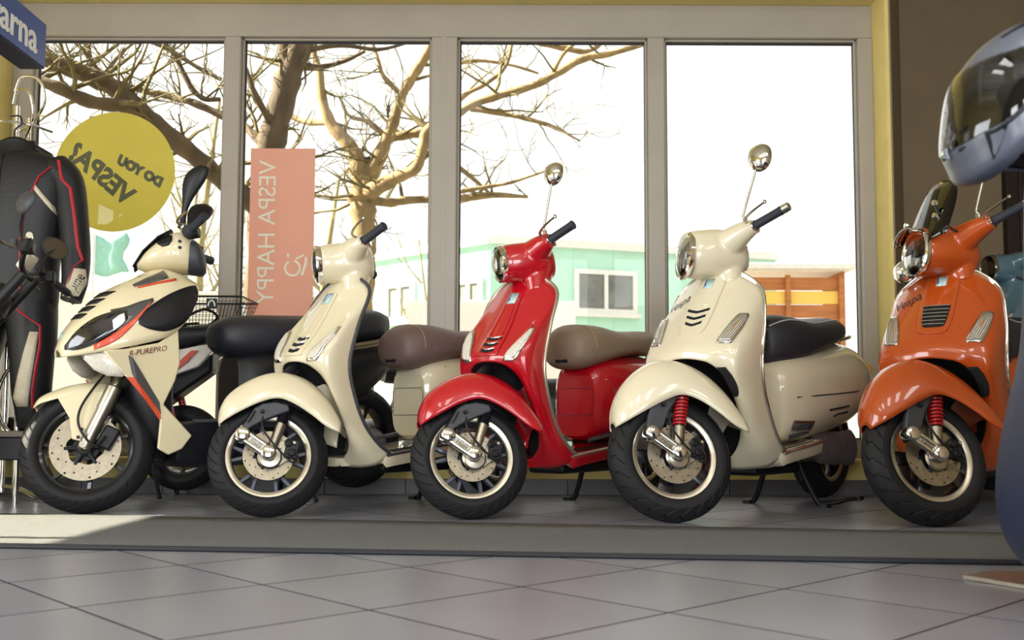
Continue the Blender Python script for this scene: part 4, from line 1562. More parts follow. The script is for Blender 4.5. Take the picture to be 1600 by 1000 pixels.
    MB().tube(cr([(-1.05, .16, .70), (-1.25, .165, .735), (-1.42, .13, .775), (-1.49, .06, .80)], 5), .012, 10, flat=1.4).build('grab_rail', M_alu, root)
    slof([(-.95, .11, .36, .2, .28, 2.5), (-1.1, .13, .36, .19, .28, 2.5), (-1.33, .12, .35, .2, .27, 2.5), (-1.42, .06, .31, .23, .27, 2.2)], 24, 3).build('engine_case', M_engine, root)
    cs = MB()
    for sg in (1, -1):
        cs.tube(cr([(-.93, sg * .07, .22), (-.94, sg * .1, .12), (-.96, sg * .16, .01)], 4), .012, 8)
    cs.tube([(-.93, -.08, .22), (-.93, .08, .22)], .012, 8)
    cs.build('centre_stand', M_black, root)

    # ---- handlebar cowl
    zc = 1.085
    h0 = axis_pt(zc) + Vector((-.005, 0, 0))
    Hm = Ms @ Matrix.Translation(h0)
    cw = slof([(.205, .025, -.045, -.068, -.056, 2.2), (.165, .070, .000, -.080, -.04, 2.3), (.105, .098, .050, -.085, -.02, 2.4), (.05, .105, .080, -.088, -.01, 2.5), (.0, .095, .080, -.09, -.005, 2.5), (-.03, .07, .06, -.085, -.01, 2.4)], 32, 4)
    cwo = cw.build('handlebar_cowl', M_sport, root, Hm)
    slof([(.015, .085, .060, -.088, -.01, 2.5), (-.03, .088, .045, -.095, -.02, 2.5), (-.055, .075, .02, -.10, -.03, 2.4), (-.072, .04, -.02, -.09, -.05, 2.2)], 28, 3).build('rear_cover', M_dgrey, cwo)
    fs_ = MB()
    fs_.grid([[Vector((x, w_ * t, z - .02 * abs(t) ** 2)) for t in (-1, -.6, -.2, .2, .6, 1)] for x, z, w_ in ((.222, -.050, .03), (.178, .008, .07), (.115, .062, .092), (.06, .096, .085))])
    fs_.build('fly_screen', M_black, cwo, solid=.005)
    Sc = Surf(cw, 'y')
    g = MB().grid([[Sc.hit(x, z0 + (z1 - z0) * k / 3, .003) for k in range(4)] for x, z0, z1 in ((.115, .005, .02), (.095, -.012, .035), (.07, -.008, .045), (.055, .015, .04))])
    g.build('cowl_recess', M_black, cwo, solid=.002)
    for z in (.012, -.016):
        MB().lathe([(0, .002), (.007, .002), (.008, -.002)], o=Sc.hit(.026, z, 0), axis=(0, 1, 0), n=12).build('cowl_plug', M_black, cwo)
    for sg in (1, -1):
        g0 = Vector((-.020, sg * .135, .050))
        gd = Vector((-.50, sg * .83, .10)).normalized()
        gp = MB().tube([g0 + gd * t for t in (-.03, 0, .006, .012, .07, .118, .124)], [.024, .024, .024, .0175, .018, .018, .0195], 18)
        gp.build('grip', M_rubber, root, Hm)
        MB().box(g0 + Vector((-.005, -sg * .03, .0)), (.06, .05, .045), Matrix.Rotation(R(-20 * sg), 3, 'Z')).build('switch_housing', M_black, root, Hm, bevel=.008)
        l0 = g0 + Vector((.03, -sg * .01, .02))
        MB().tube(cr([l0, l0 + Vector((.02, sg * .04, .002)), l0 + Vector((0, sg * .10, .0)), l0 + Vector((-.02, sg * .14, 0))], 4), .006, 8).lathe(
            [(0, .014), (.010, .010), (.014, 0), (.010, -.010), (0, -.014)], o=l0, axis=(0, 0, 1), n=12).build('brake_lever', M_alu, root, Hm)
        # teardrop mirror
        rings = []
        f_ = Vector((.45, .9 * sg, 0)).normalized()
        wd = Vector((.9, -.45 * sg, 0)).normalized()
        pth = cr([(.015, sg * .105, .075), (.010, sg * .112, .105), (.000, sg * .125, .15), (-.018, sg * .145, .20), (-.040, sg * .165, .25), (-.058, sg * .18, .295), (-.068, sg * .188, .320)], 2)
        W_ = [.020, .015, .012, .012, .014, .020, .030, .042, .052, .056, .052, .038, .012]
        T_ = [.018, .014, .012, .011, .011, .012, .015, .018, .021, .022, .020, .014, .005]
        for p, w_, t_ in zip(pth, W_, T_):
            rings.append([p + wd * w_ * math.cos(2 * PI * k / 16) + f_ * t_ * math.sin(2 * PI * k / 16) for k in range(16)])
        MB().loft(rings).build('mirror', M_black, root, Hm)
    return root


sport = sport_scooter()
# ------------------------------------------------------------------ things around the scooters
M_leather = mat('black_leather', srgb(13, 14, 20), 0.5, nscale=40, namt=0.25, bump=0.10, bscale=60)
M_redpipe = mat('red_leather_piping', srgb(176, 30, 46), 0.45, nscale=40, namt=0.1)
M_creamp = mat('cream_leather', srgb(206, 196, 172), 0.5, nscale=40, namt=0.08)
M_signblue = mat('blue_sign_plastic', srgb(38, 72, 150), 0.35, nscale=3, namt=0.06)
M_signdark = mat('dark_sign_edge', srgb(26, 30, 52), 0.5)
M_whiteink = mat('white_lettering', srgb(232, 232, 228), 0.5)
M_helmet = mat('matte_blue_grey_helmet', srgb(84, 90, 104), 0.34, nscale=300, namt=0.05, coat=0.35, coat_rough=0.2)
M_visor = glass_mat('clear_visor', (0.55, 0.57, 0.6), 0.09)
M_foam = mat('black_helmet_lining', srgb(16, 16, 20), 0.9, nscale=60, namt=0.3)
M_quilt = mat('navy_quilted_leather', srgb(32, 42, 68), 0.46, nscale=70, namt=0.12, bump=0.12, bscale=260)
M_thread = mat('pale_thread', srgb(130, 112, 128), 0.7)
M_steel = mat('brushed_steel_plate', srgb(176, 168, 156), 0.35, 0.9, nscale=30, namt=0.12, stretch=(1, 12, 1))
M_bench = mat('black_bench_laminate', srgb(26, 28, 36), 0.4, nscale=12, namt=0.2)
M_benchtop = mat('grey_bench_top', srgb(120, 112, 100), 0.5, nscale=30, namt=0.15)


def racing_suit():
    D = 4.51
    root = empty('racing_suit', (-2.29, D, 0.335), 0, 'black leather racing suit with red piping on a hanger at the left', 'clothing')
    # torso, z from 1.62 down
    ts = [(1.255, .115, .060), (1.235, .19, .085), (1.19, .245, .105), (1.10, .262, .120), (.96, .250, .125), (.82, .232, .120), (.70, .222, .115), (.60, .225, .115), (.50, .215, .11)]
    mb = MB()
    rings = []
    for q in cr(ts, 4):
        z, w, d = q
        rings.append([Vector((w * math.copysign(abs(math.cos(a)) ** .8, math.cos(a)), d * math.sin(a), z)) for a in [2 * PI * k / 40 for k in range(40)]])
    mb.loft(rings)
    to = mb.build('torso', M_leather, root)
    S = Surf(mb, 'c')
    S.guess = 0
    # collar
    MB().loft([[Vector((r_ * math.cos(a), r_ * .72 * math.sin(a), z + .02 * math.sin(a))) for a in [2 * PI * k / 28 for k in range(28)]] for z, r_ in ((1.245, .125), (1.275, .105), (1.31, .098), (1.31, .085), (1.27, .085))], cap=False).build('collar', M_leather, root)
    # sleeves
    for sg in (1, -1):
        path = cr([(sg * .19, 0, 1.185), (sg * .258, -.01, 1.11), (sg * .295, -.03, .95), (sg * .322, -.05, .78), (sg * .332, -.075, .64), (sg * .325, -.09, .56)], 4)
        n = len(path)
        rr = [q * .84 for q in (.085, .088, .088, .086, .084, .082, .08, .08, .078, .077, .076, .075, .074, .073, .071, .068, .066, .062, .058, .056, .054)][:n]
        sl = MB().tube(path, rr, 20)
        so = sl.build('sleeve', M_leather, root)
        SS = Surf(sl, 'c')
        MB().tube([SS.hit(sg * x, z, .002) for x, z in ((.20, 1.235), (.235, 1.20), (.262, 1.11), (.30, 1.07), (.325, .95), (.352, .80), (.372, .74), (.345, .71), (.395, .69))], .0075, 8, flat=.6).build('red_piping', M_redpipe, so)
        g = MB().grid([[SS.hit(sg * (a + (b - a) * k / 4), z, .003) for k in range(5)] for z, a, b in ((.70, .345, .415), (.64, .325, .405), (.58, .305, .385), (.54, .30, .365))])
        g.build('cream_panel', M_creamp, so, solid=.004)
        MB().tube([SS.hit(sg * x, z, .003) for x, z in ((.345, .70), (.335, .65), (.31, .59), (.30, .545))], .006, 8, flat=.6).build('red_piping', M_redpipe, so)
        if sg > 0:
            me = text_mesh('alpine', .045, 0, 1.0, .3)
            for v in me.vertices:
                an = R(68)
                p = SS.hit(.352 + v.co.x * math.cos(an) - v.co.y * math.sin(an), .622 + v.co.x * math.sin(an) + v.co.y * math.cos(an), .0065)
                v.co = p
            me.materials.clear(); me.materials.append(M_ink)
            link('sleeve_lettering', me, so)
    for sg in (1, -1):
        # chest piping and cream shoulder flash
        MB().tube([S.hit(sg * x, z, .002) for x, z in ((.235, 1.14), (.205, 1.17), (.165, 1.12), (.130, 1.02), (.105, .92), (.10, .80), (.10, .66), (.105, .58))], .0078, 8, flat=.6).build('red_piping', M_redpipe, to)
        g = MB().grid([[S.hit(sg * (a + (b - a) * k / 4), z0 + (z1 - z0) * k / 4, .003) for k in range(5)] for a, b, z0, z1 in ((.150, .225, 1.085, .985), (.150, .230, 1.055, .950))])
        g.build('cream_flash', M_creamp, to, solid=.004)
        # legs
        path = cr([(sg * .105, 0, .56), (sg * .115, 0, .42), (sg * .125, -.015, .30), (sg * .13, -.02, .18), (sg * .13, -.01, .08), (sg * .125, 0, .0)], 4)
        rr = [.112, .112, .11, .108, .106, .104, .100, .097, .094, .092, .09, .088, .086, .084, .08, .076, .072, .07, .066, .062, .06]
        lg = MB().tube(path, rr, 20)
        lo = lg.build('trouser_leg', M_leather, root)
        SL = Surf(lg, 'c')
        MB().tube([SL.hit(sg * x, z, .002) for x, z in ((.05, .60), (.06, .55), (.12, .50), (.185, .45), (.188, .36), (.18, .26), (.17, .16), (.165, .08))], .0078, 8, flat=.6).build('red_piping', M_redpipe, lo)
        g = MB().grid([[SL.hit(sg * (a + (b - a) * k / 3), z, .003) for k in range(4)] for z, a, b in ((.42, .150, .180), (.32, .130, .175), (.22, .11, .165), (.13, .085, .155), (.09, .10, .15))])
        g.build('cream_panel', M_creamp, lo, solid=.004)
    zp = MB().tube([S.hit(0, z, .003) for z in (1.22, 1.1, .95, .8, .65, .55)], .006, 8, flat=.5)
    zp.build('zip', M_black, to)
    hg = MB().tube(cr([(-.17, 0, 1.235), (-.08, 0, 1.285), (0, 0, 1.315), (.08, 0, 1.285), (.17, 0, 1.235)], 4), .016, 10)
    hg.tube(cr([(0, 0, 1.315), (0, 0, 1.36), (.03, 0, 1.39), (.02, 0, 1.425), (-.02, 0, 1.425)], 4), .004, 8)
    hg.build('hanger', M_black, root)
    return root


racing_suit()

# chrome garment stand behind the suit
gs = empty('garment_stand', (-2.37, 4.675, 0), 0, 'chrome garment stand with looped arms holding the racing suit', 'stand')
MB().tube([(0, 0, .03), (0, 0, 1.86)], .016, 14).build('post', M_chrome, gs)
MB().tube([(.06, 0, .03), (.06, 0, 1.80)], .013, 14).build('post', M_chrome, gs)
for x0, z0, s_ in ((.02, 1.74, 1), (.02, 1.68, .7), (-.08, 1.80, -1)):
    MB().tube(cr([(x0, 0, z0), (x0 + s_ * .08, -.05, z0 + .02), (x0 + s_ * .17, -.12, z0 + .10), (x0 + s_ * .15, -.14, z0 + .20), (x0 + s_ * .06, -.12, z0 + .22), (x0 + s_ * .02, -.10, z0 + .16)], 5), .007, 10).build('hook_arm', M_chrome, gs)
MB().tube(cr([(-.30, -.1, 1.745), (-.1, -.14, 1.75), (.1, -.12, 1.74), (.2, -.05, 1.72)], 5), .006, 8).build('rail', M_chrome, gs)
for x in (-.22, .22):
    MB().tube(cr([(0, 0, .06), (x * .5, -.05, .045), (x, -.12, .012)], 4), .012, 10).build('foot', M_chrome, gs)
MB().tube([Vector((.10 + .11 * math.cos(2 * PI * k / 28), -.05, .46 + .17 * math.sin(2 * PI * k / 28))) for k in range(28)], .010, 10, closed=True).build('ring', M_chrome, gs)

# low bench along the left
bn = empty('bench', (-2.42, 4.48, 0), 0, 'low black display bench with a grey top at the far left', 'bench')
MB().lohi((-.42, -.12, .19), (.30, .10, .29)).build('bench_body', M_bench, bn, bevel=.006)
MB().lohi((-.43, -.13, .29), (.31, .11, .315)).build('bench_top', M_benchtop, bn, bevel=.005)
for x, y in ((-.38, -.10), (.26, -.10), (-.38, .10), (.26, .10)):
    MB().tube([(x, y, 0), (x, y, .19)], .012, 12).build('leg', M_chrome, bn)

# hanging sign, seen end-on
sg_ = empty('hanging_sign', (-1.93, 3.52, 1.90), 0, 'blue hanging shop sign with white lettering at the top left', 'sign')
MB().lohi((-.10, -.62, -.095), (.0, .50, .095)).build('sign_box', M_signdark, sg_, bevel=.002)
MB().lohi((.0, -.615, -.090), (.004, .495, .090)).build('sign_face', M_signblue, sg_, angle=None)
me = text_mesh('Husqvarna', .168, .0012, 1.0, bold=.003)
me.materials.clear(); me.materials.append(M_whiteink)
X_, Y_, Z_ = Vector((0, 1, 0)), Vector((0, 0, 1)), Vector((1, 0, 0))
link('sign_lettering', me, sg_, Matrix(((0, 0, 1, .0052), (1, 0, 0, .06), (0, 1, 0, -.008), (0, 0, 0, 1))))
for y in (-.4, .3):
    MB().tube([(-.05, y, .095), (-.05, y, 1.08)], .004, 8).build('hanging_rod', M_chrome, sg_)

# ---- helmet on a stand, close to the camera at the right
def helmet():
    c = Vector((.930, 1.75, .930))
    root = empty('helmet', (c.x, c.y, c.z), 0, 'blue grey full-face helmet with clear visor at the top right', 'helmet')
    root.scale = (1.08, 1.08, 1.08)
    # side outline (forward is -x, the visor looks left in the picture); forward, up
    out = [(-.011, .138), (.034, .129), (.079, .101), (.112, .062), (.129, .028), (.139, -.028), (.1416, -.073), (.131, -.104), (.115, -.131), (.079, -.128), (.058, -.108), (.0, -.104), (-.08, -.112), (-.14, -.095),
           (-.172, -.02), (-.165, .055), (-.12, .108), (-.06, .134)]
    ring = [(q.x, q.y) for q in cr([(a, b, 0) for a, b in out + out[:1]], 12)[:-1]]
    NR, NP = len(ring), 72
    Wy = .118

    def pt(k, j, grow=0.0):
        ph = -PI / 2 + PI * j / NP
        cph = math.cos(ph) ** .62
        fx, fz = ring[k % NR]
        L = 1 + grow / .13
        return Vector((-(fx * cph * L + .0), Wy * math.sin(ph) * L, (fz + .01) * cph * L - .01))

    win = [(.16, .046), (.10, .056), (.034, .064), (-.03, .045), (-.03, .02), (.056, -.022), (.10, -.060), (.16, -.086)]

    def inside(fx, fz):
        ok = False
        n = len(win)
        for i in range(n):
            x0, z0 = win[i]
            x1, z1 = win[(i + 1) % n]
            if (z0 > fz) != (z1 > fz) and fx < (x1 - x0) * (fz - z0) / (z1 - z0) + x0:
                ok = not ok
        return ok

    sh, vi = MB(), MB()
    for mbx, gr in ((sh, 0), (vi, .002)):
        mbx.v = [tuple(pt(k, j, gr)) for k in range(NR) for j in range(NP + 1)]
    for k in range(NR):
        k2 = (k + 1) % NR
        for j in range(NP):
            q = (k * (NP + 1) + j, k2 * (NP + 1) + j, k2 * (NP + 1) + j + 1, k * (NP + 1) + j + 1)
            m = sum((Vector(sh.v[i]) for i in q), Vector()) / 4
            if m.z < -.098 and m.x > -.066 and abs(m.y) < .085:
                continue
            (vi if inside(-m.x, m.z) else sh).f.append(q)
    mb = sh
    sh.build('shell', M_helmet, root, solid=.006, fix=True)
    vo = vi.build('visor', M_visor, root, fix=True)
    MB().tube([pt(k, NP // 2, .004) for k in range(NR) if -.09 < pt(k, NP // 2).z < -.07 and pt(k, NP // 2).x < -.1], .004, 8).build('visor_tab', M_helmet, vo)
    for sy in (-1, 1):
        MB().lathe([(0, .006), (.016, .006), (.021, .002), (.021, -.004)], o=(.035, sy * .114, .030), axis=(0, sy, 0), n=20).build('visor_pivot', M_helmet, vo)
        # rubber edge along the lower rim of the opening
        ed = [(.136, -.079), (.10, -.060), (.056, -.022), (.01, .008), (-.03, .022)]
        P = []
        Sv = Surf(vi if False else sh, 'c' if sy < 0 else 'y')
        for a_, b_ in ed:
            p = Sv.hit(-a_, b_ - .006, .001)
            P.append(p)
        MB().tube(cr(P, 4), .003, 8).build('visor_seal', M_black, root)
    ln = slof([(-.105, .06, .03, -.06, -.01, 2.2), (-.075, .085, .05, -.085, -.01, 2.3), (0, .098, .085, -.10, -.005, 2.3), (.09, .085, .08, -.095, 0, 2.3), (.14, .04, .04, -.05, 0, 2)], 28, 3)
    ln.build('lining', M_foam, root)
    for (x0, x1) in ((-.118, -.078), (-.072, -.028)):
        lf = MB().grid([[Vector((x0 + (x1 - x0) * k / 4, -.060 - .55 * (.118 + x0 + (x1 - x0) * k / 4) * .75, .045 - .072 * j / 4 + .12 * (x0 + .118) * .3)) for k in range(5)] for j in range(5)])
        lfo = lf.build('leaflet', M_ink, root, solid=.001)
        for j in range(7):
            t = (j + 1) / 8.5
            P = [Vector((x0 + (x1 - x0) * (.1 + .8 * k / 4), -.0612 - .55 * (.118 + x0 + (x1 - x0) * (.1 + .8 * k / 4)) * .75, .045 - .072 * t + .12 * (x0 + .118) * .3)) for k in range(5)]
            MB().tube(P, .0008, 4).build('leaflet_print', M_dgrey, lfo)
    for sy in (-1, 1):
        Sv = Surf(sh, 'c' if sy < 0 else 'y')
        MB().loft([[Sv.hit(x, z, o_) for x, z in ((-.118, -.070), (-.092, -.062), (-.100, -.098), (-.103, -.112))] for o_ in (.0018, -.003)]).build('chin_vent', M_void, root)
        MB().tube([Sv.hit(x, z, .002) for x, z in ((-.075, .092), (-.04, .112), (.0, .118), (.05, .118), (.09, .108))], [.002, .006, .008, .007, .003], 10, flat=.6).build('top_vent', M_black, root)
    MB().tube(cr([(-.03, -.07, -.112), (-.015, -.06, -.140), (.02, -.03, -.150), (.06, .0, -.135), (.10, .03, -.115)], 5), .010, 8, flat=.35).build('chin_strap', M_black, root)
    MB().tube([Vector((-.004 + .014 * math.cos(2 * PI * k / 14), -.058, -.142 + .016 * math.sin(2 * PI * k / 14))) for k in range(14)], .0022, 6, closed=True).build('strap_ring', M_chrome, root)
    # word on the chin
    Sh = Surf(mb, 'c')
    Sh.guess = -.1
    me = text_mesh('furiosta', .017, 0, 1.05, .3)
    an = R(38)
    for v in me.vertices:
        v.co = Sh.hit(-.02 + v.co.x * math.cos(an) - v.co.y * math.sin(an), -.055 + v.co.x * math.sin(an) + v.co.y * math.cos(an), .0015)
    me.materials.clear(); me.materials.append(M_ink)
    link('helmet_lettering', me, root)
    st = empty('helmet_stand', (1.00, 1.75, 0), 0, 'slim black pole stand under the helmet at the right edge', 'stand')
    MB().tube([(0, 0, .02), (0, 0, .738)], .014, 14).build('pole', M_black, st)
    MB().lathe([(0, .02), (.055, .018), (.065, .008), (.065, 0), (0, 0)], axis=(0, 0, 1), n=36).build('foot_disc', M_black, st)
    MB().lathe([(0, .752), (.05, .750), (.06, .745), (.05, .738), (0, .735)], axis=(0, 0, 1), n=28).build('head_pad', M_black, st)


helmet()

# ---- quilted chair with steel base plate, right foreground
def quilted_chair():
    root = empty('chair', (1.387, 2.02, 0), 0, 'navy quilted leather chair on a steel base plate at the right edge', 'chair')
    prof = [(.022, .20), (.03, .26), (.06, .315), (.12, .352), (.20, .366), (.30, .358), (.40, .338), (.52, .312), (.66, .300), (.80, .296), (.92, .285), (.985, .24), (1.0, .14)]
    mb = MB()
    rings = []
    for z, w in [(q[0], q[1]) for q in cr([(a, b, 0) for a, b in prof], 4)]:
        rings.append([Vector((w * math.copysign(abs(math.cos(a)) ** .75, math.cos(a)), .82 * w * math.copysign(abs(math.sin(a)) ** .75, math.sin(a)), z)) for a in [2 * PI * k / 56 for k in range(56)]])
    mb.loft(rings)
    sh = mb.build('padded_shell', M_quilt, root)
    S = Surf(mb, 'c')
    S.guess = -.2
    # three nested U-shaped padded channels
    for k in range(4):
        w = .352 - .022 * k
        b = .285 + .030 * k
        pts = [(-w * .80, .98), (-w * .86, .62), (-w * 1.0, .43), (-w * .93, b + .07), (-w * .70, b + .012), (-w * .3, b), (w * .3, b), (w * .70, b + .012), (w * .93, b + .07), (w, .43), (w * .86, .62), (w * .80, .98)]
        P = [S.hit(x, z, .001) for x, z in [(q[0], q[1]) for q in cr([(x, z, 0) for x, z in pts], 6)]]
        MB().tube(P, .0085, 10).build('padded_channel', M_quilt, sh)
        MB().tube([p + Vector((0, -.004, -.011)) for p in P], .0035, 6).build('seam', M_signdark, sh)
        MB().tube([p + Vector((0, -.009, -.003)) for p in P], .0016, 5).build('stitching', M_thread, sh)
    # diamond quilting below
    for k in range(-6, 7):
        for s_ in (1, -1):
            P = []
            for t in range(13):
                x = k * .085 + s_ * (t / 12 - .5) * .10
                z = .05 + .17 * t / 12
                if abs(x) < .33:
                    P.append(S.hit(x, z, .0008))
            if len(P) > 3:
                MB().tube(P, .0034, 6).build('seam', M_signdark, sh)
    bp = MB().prism([(-.337, .335), (-.25, .40), (.30, .40), (.30, -.28), (-.03, -.28)], lambda p: Vector((p[0], p[1], .010)), lambda p: Vector((p[0], p[1], .0)))
    bp.build('base_plate', M_steel, root, bevel=.0015, fix=True)
    MB().tube([(0, 0, .008), (0, 0, .05)], .05, 20).build('pedestal', M_steel, root)


quilted_chair()
TREE_A = [[(-2.21, 8.6, 0.41, 0.165), (-2.19, 8.6, 1.13, 0.143), (-2.18, 8.6, 1.8, 0.132), (-2.16, 8.6, 2.42, 0.127), (-2.11, 8.6, 2.82, 0.121), (-2.03, 8.6, 3.16, 0.116), (-1.97, 8.6, 3.42, 0.121)],
    [(-1.99, 8.6, 3.36, 0.105), (-1.87, 8.6, 3.68, 0.099), (-1.77, 8.6, 3.97, 0.083), (-1.69, 8.6, 4.32, 0.066), (-1.64, 8.6, 4.73, 0.044)],
    [(-1.98, 8.6, 3.4, 0.077), (-2.01, 8.6, 3.68, 0.072), (-2.05, 8.6, 3.97, 0.061), (-2.11, 8.6, 4.38, 0.039)],
    [(-2.17, 8.6, 2.19, 0.094), (-2.46, 8.3, 2.4, 0.08), (-2.68, 8.2, 2.59, 0.079), (-2.92, 8.1, 2.78, 0.078), (-3.07, 8, 2.92, 0.077), (-3.25, 8, 3.07, 0.077), (-3.48, 7.9, 3.17, 0.071), (-3.64, 7.8, 3.21, 0.065), (-3.85, 7.8, 3.29, 0.055), (-4.11, 7.7, 3.38, 0.044)],
    [(-3.03, 8, 2.89, 0.062), (-3.14, 7.8, 2.87, 0.055), (-3.33, 7.7, 2.87, 0.054), (-3.54, 7.6, 2.95, 0.049), (-3.74, 7.6, 3.02, 0.044), (-3.99, 7.6, 3.11, 0.034)],
    [(-2.11, 8.6, 2.7, 0.044), (-2.45, 8.9, 3.05, 0.037), (-2.68, 9, 3.17, 0.035), (-2.95, 9, 3.29, 0.035), (-3.22, 9.1, 3.38, 0.029), (-3.58, 9.1, 3.47, 0.029), (-3.8, 9.1, 3.56, 0.029), (-3.95, 9.1, 3.75, 0.023), (-3.97, 9.1, 3.99, 0.02), (-4.03, 9.1, 4.3, 0.015)],
    [(-2.69, 9, 3.32, 0.02), (-2.83, 9, 3.32, 0.023), (-2.95, 9, 3.41, 0.026), (-3.05, 9, 3.59, 0.026), (-3.15, 9, 3.77, 0.023), (-3.29, 9, 3.92, 0.02), (-3.42, 9, 4.2, 0.014)],
    [(-2.08, 8.6, 2.9, 0.039), (-2.18, 8.3, 3.12, 0.027), (-2.27, 8.3, 3.34, 0.024), (-2.34, 8.3, 3.56, 0.021), (-2.41, 8.3, 3.84, 0.016)],
    [(-2.66, 8.9, 3.47, 0.017), (-2.87, 8.9, 3.58, 0.02), (-3.11, 8.9, 3.73, 0.023), (-3.31, 8.9, 3.82, 0.02), (-3.58, 8.9, 3.86, 0.014)],
    [(-3.41, 8.1, 3.22, 0.021), (-3.57, 8.1, 3.43, 0.018), (-3.68, 8.1, 3.56, 0.016), (-3.8, 8.1, 3.81, 0.013)],
    [(-3.57, 8, 3.24, 0.021), (-3.82, 8, 3.36, 0.018), (-3.9, 8, 3.5, 0.015)],
    [(-1.95, 8.6, 3.51, 0.039), (-1.76, 8.9, 3.59, 0.026), (-1.53, 8.9, 3.65, 0.02), (-1.35, 8.9, 3.74, 0.014)],
    [(-1.87, 8.6, 3.62, 0.028), (-1.53, 8.6, 3.68, 0.022), (-1.19, 8.6, 3.64, 0.017), (-0.91, 8.6, 3.71, 0.011)]]
TREE_B = [[(-1.59, 10.5, 0.42, 0.155), (-1.6, 10.5, 1.44, 0.141), (-1.59, 10.5, 2.12, 0.135), (-1.59, 10.5, 2.53, 0.135), (-1.61, 10.5, 2.74, 0.148)],
    [(-1.61, 10.5, 2.73, 0.114), (-1.65, 10.5, 3.09, 0.101), (-1.7, 10.5, 3.24, 0.081), (-1.82, 10.5, 3.4, 0.074), (-1.96, 10.5, 3.57, 0.061), (-2.05, 10.5, 3.85, 0.047), (-2.08, 10.5, 4.13, 0.04), (-2.15, 10.5, 4.34, 0.03), (-2.22, 10.5, 4.7, 0.024)],
    [(-1.96, 10.5, 3.57, 0.04), (-2.27, 10.8, 3.66, 0.035), (-2.5, 10.9, 3.78, 0.028), (-2.68, 10.9, 3.98, 0.021)],
    [(-1.6, 10.5, 2.73, 0.108), (-1.54, 10.5, 2.95, 0.101), (-1.44, 10.5, 3.16, 0.081), (-1.34, 10.5, 3.4, 0.067), (-1.28, 10.5, 3.57, 0.061), (-1.19, 10.5, 3.86, 0.054), (-1.08, 10.5, 4.07, 0.054), (-0.97, 10.5, 4.24, 0.054), (-0.89, 10.5, 4.42, 0.04), (-0.77, 10.5, 4.77, 0.034)],
    [(-1.57, 10.5, 2.77, 0.094), (-1.38, 10.3, 2.83, 0.079), (-1.17, 10.2, 2.91, 0.065), (-0.99, 10.1, 2.97, 0.055), (-0.92, 10.1, 3.2, 0.055), (-0.88, 10.1, 3.35, 0.058), (-0.73, 10.1, 3.47, 0.052), (-0.57, 10.1, 3.54, 0.045), (-0.4, 10.1, 3.64, 0.039), (-0.14, 10.1, 3.73, 0.039), (0.19, 10.1, 3.83, 0.042), (0.45, 10.1, 3.96, 0.036), (0.72, 10.1, 4.12, 0.039), (0.98, 10.1, 4.17, 0.032), (1.32, 10.1, 4.27, 0.026), (1.58, 10.1, 4.35, 0.019)],
    [(-1.44, 10.5, 3.16, 0.054), (-1.42, 10.8, 3.44, 0.048), (-1.21, 10.8, 3.51, 0.048), (-0.98, 10.8, 3.55, 0.048), (-0.71, 10.8, 3.67, 0.031)],
    [(-1.56, 10.5, 2.73, 0.054), (-1.33, 10.7, 2.74, 0.048), (-1.13, 10.8, 2.79, 0.042), (-0.6, 10.8, 2.81, 0.042), (-0.22, 10.8, 2.85, 0.035), (0.17, 10.8, 2.83, 0.017)],
    [(-0.67, 10.2, 3.55, 0.029), (-0.51, 10.2, 3.76, 0.026), (-0.28, 10.2, 3.89, 0.023), (-0.08, 10.2, 4.07, 0.02), (0, 10.2, 4.38, 0.016), (0.06, 10.2, 4.72, 0.013)],
    [(-0.68, 10.7, 4.28, 0.027), (-0.36, 10.7, 4.32, 0.021), (-0.01, 10.7, 4.27, 0.017), (0.28, 10.7, 4.18, 0.014)],
    [(-0.46, 10.7, 3.78, 0.031), (-0.01, 10.7, 3.71, 0.027), (0.27, 10.7, 3.64, 0.024), (0.48, 10.7, 3.57, 0.021), (0.73, 10.7, 3.43, 0.01)],
    [(-0.74, 10.3, 2.68, 0.03), (-0.54, 10.3, 2.77, 0.026), (-0.27, 10.3, 2.82, 0.02), (-0.01, 10.3, 2.87, 0.017), (0.34, 10.3, 2.99, 0.01)],
    [(-0.79, 10.9, 3.3, 0.031), (-0.61, 10.9, 3.19, 0.028), (-0.43, 10.9, 3.05, 0.024), (-0.25, 10.9, 2.89, 0.014)],
    [(0.39, 10.1, 3.93, 0.026), (0.52, 10.1, 4.17, 0.019), (0.69, 10.1, 4.34, 0.019), (0.85, 10.1, 4.61, 0.013)],
    [(0.26, 10.5, 4.45, 0.03), (0.54, 10.5, 4.39, 0.034), (0.78, 10.5, 4.35, 0.027), (0.95, 10.5, 4.44, 0.02), (1.09, 10.5, 4.64, 0.017)],
    [(-1.34, 10.5, 3.4, 0.034), (-1.55, 10.5, 3.57, 0.027), (-1.76, 10.5, 3.64, 0.02), (-1.86, 10.5, 3.85, 0.017)],
    [(-1.19, 10.5, 3.86, 0.03), (-1.39, 10.5, 4.07, 0.024), (-1.46, 10.5, 4.28, 0.02), (-1.56, 10.5, 4.56, 0.017)]]

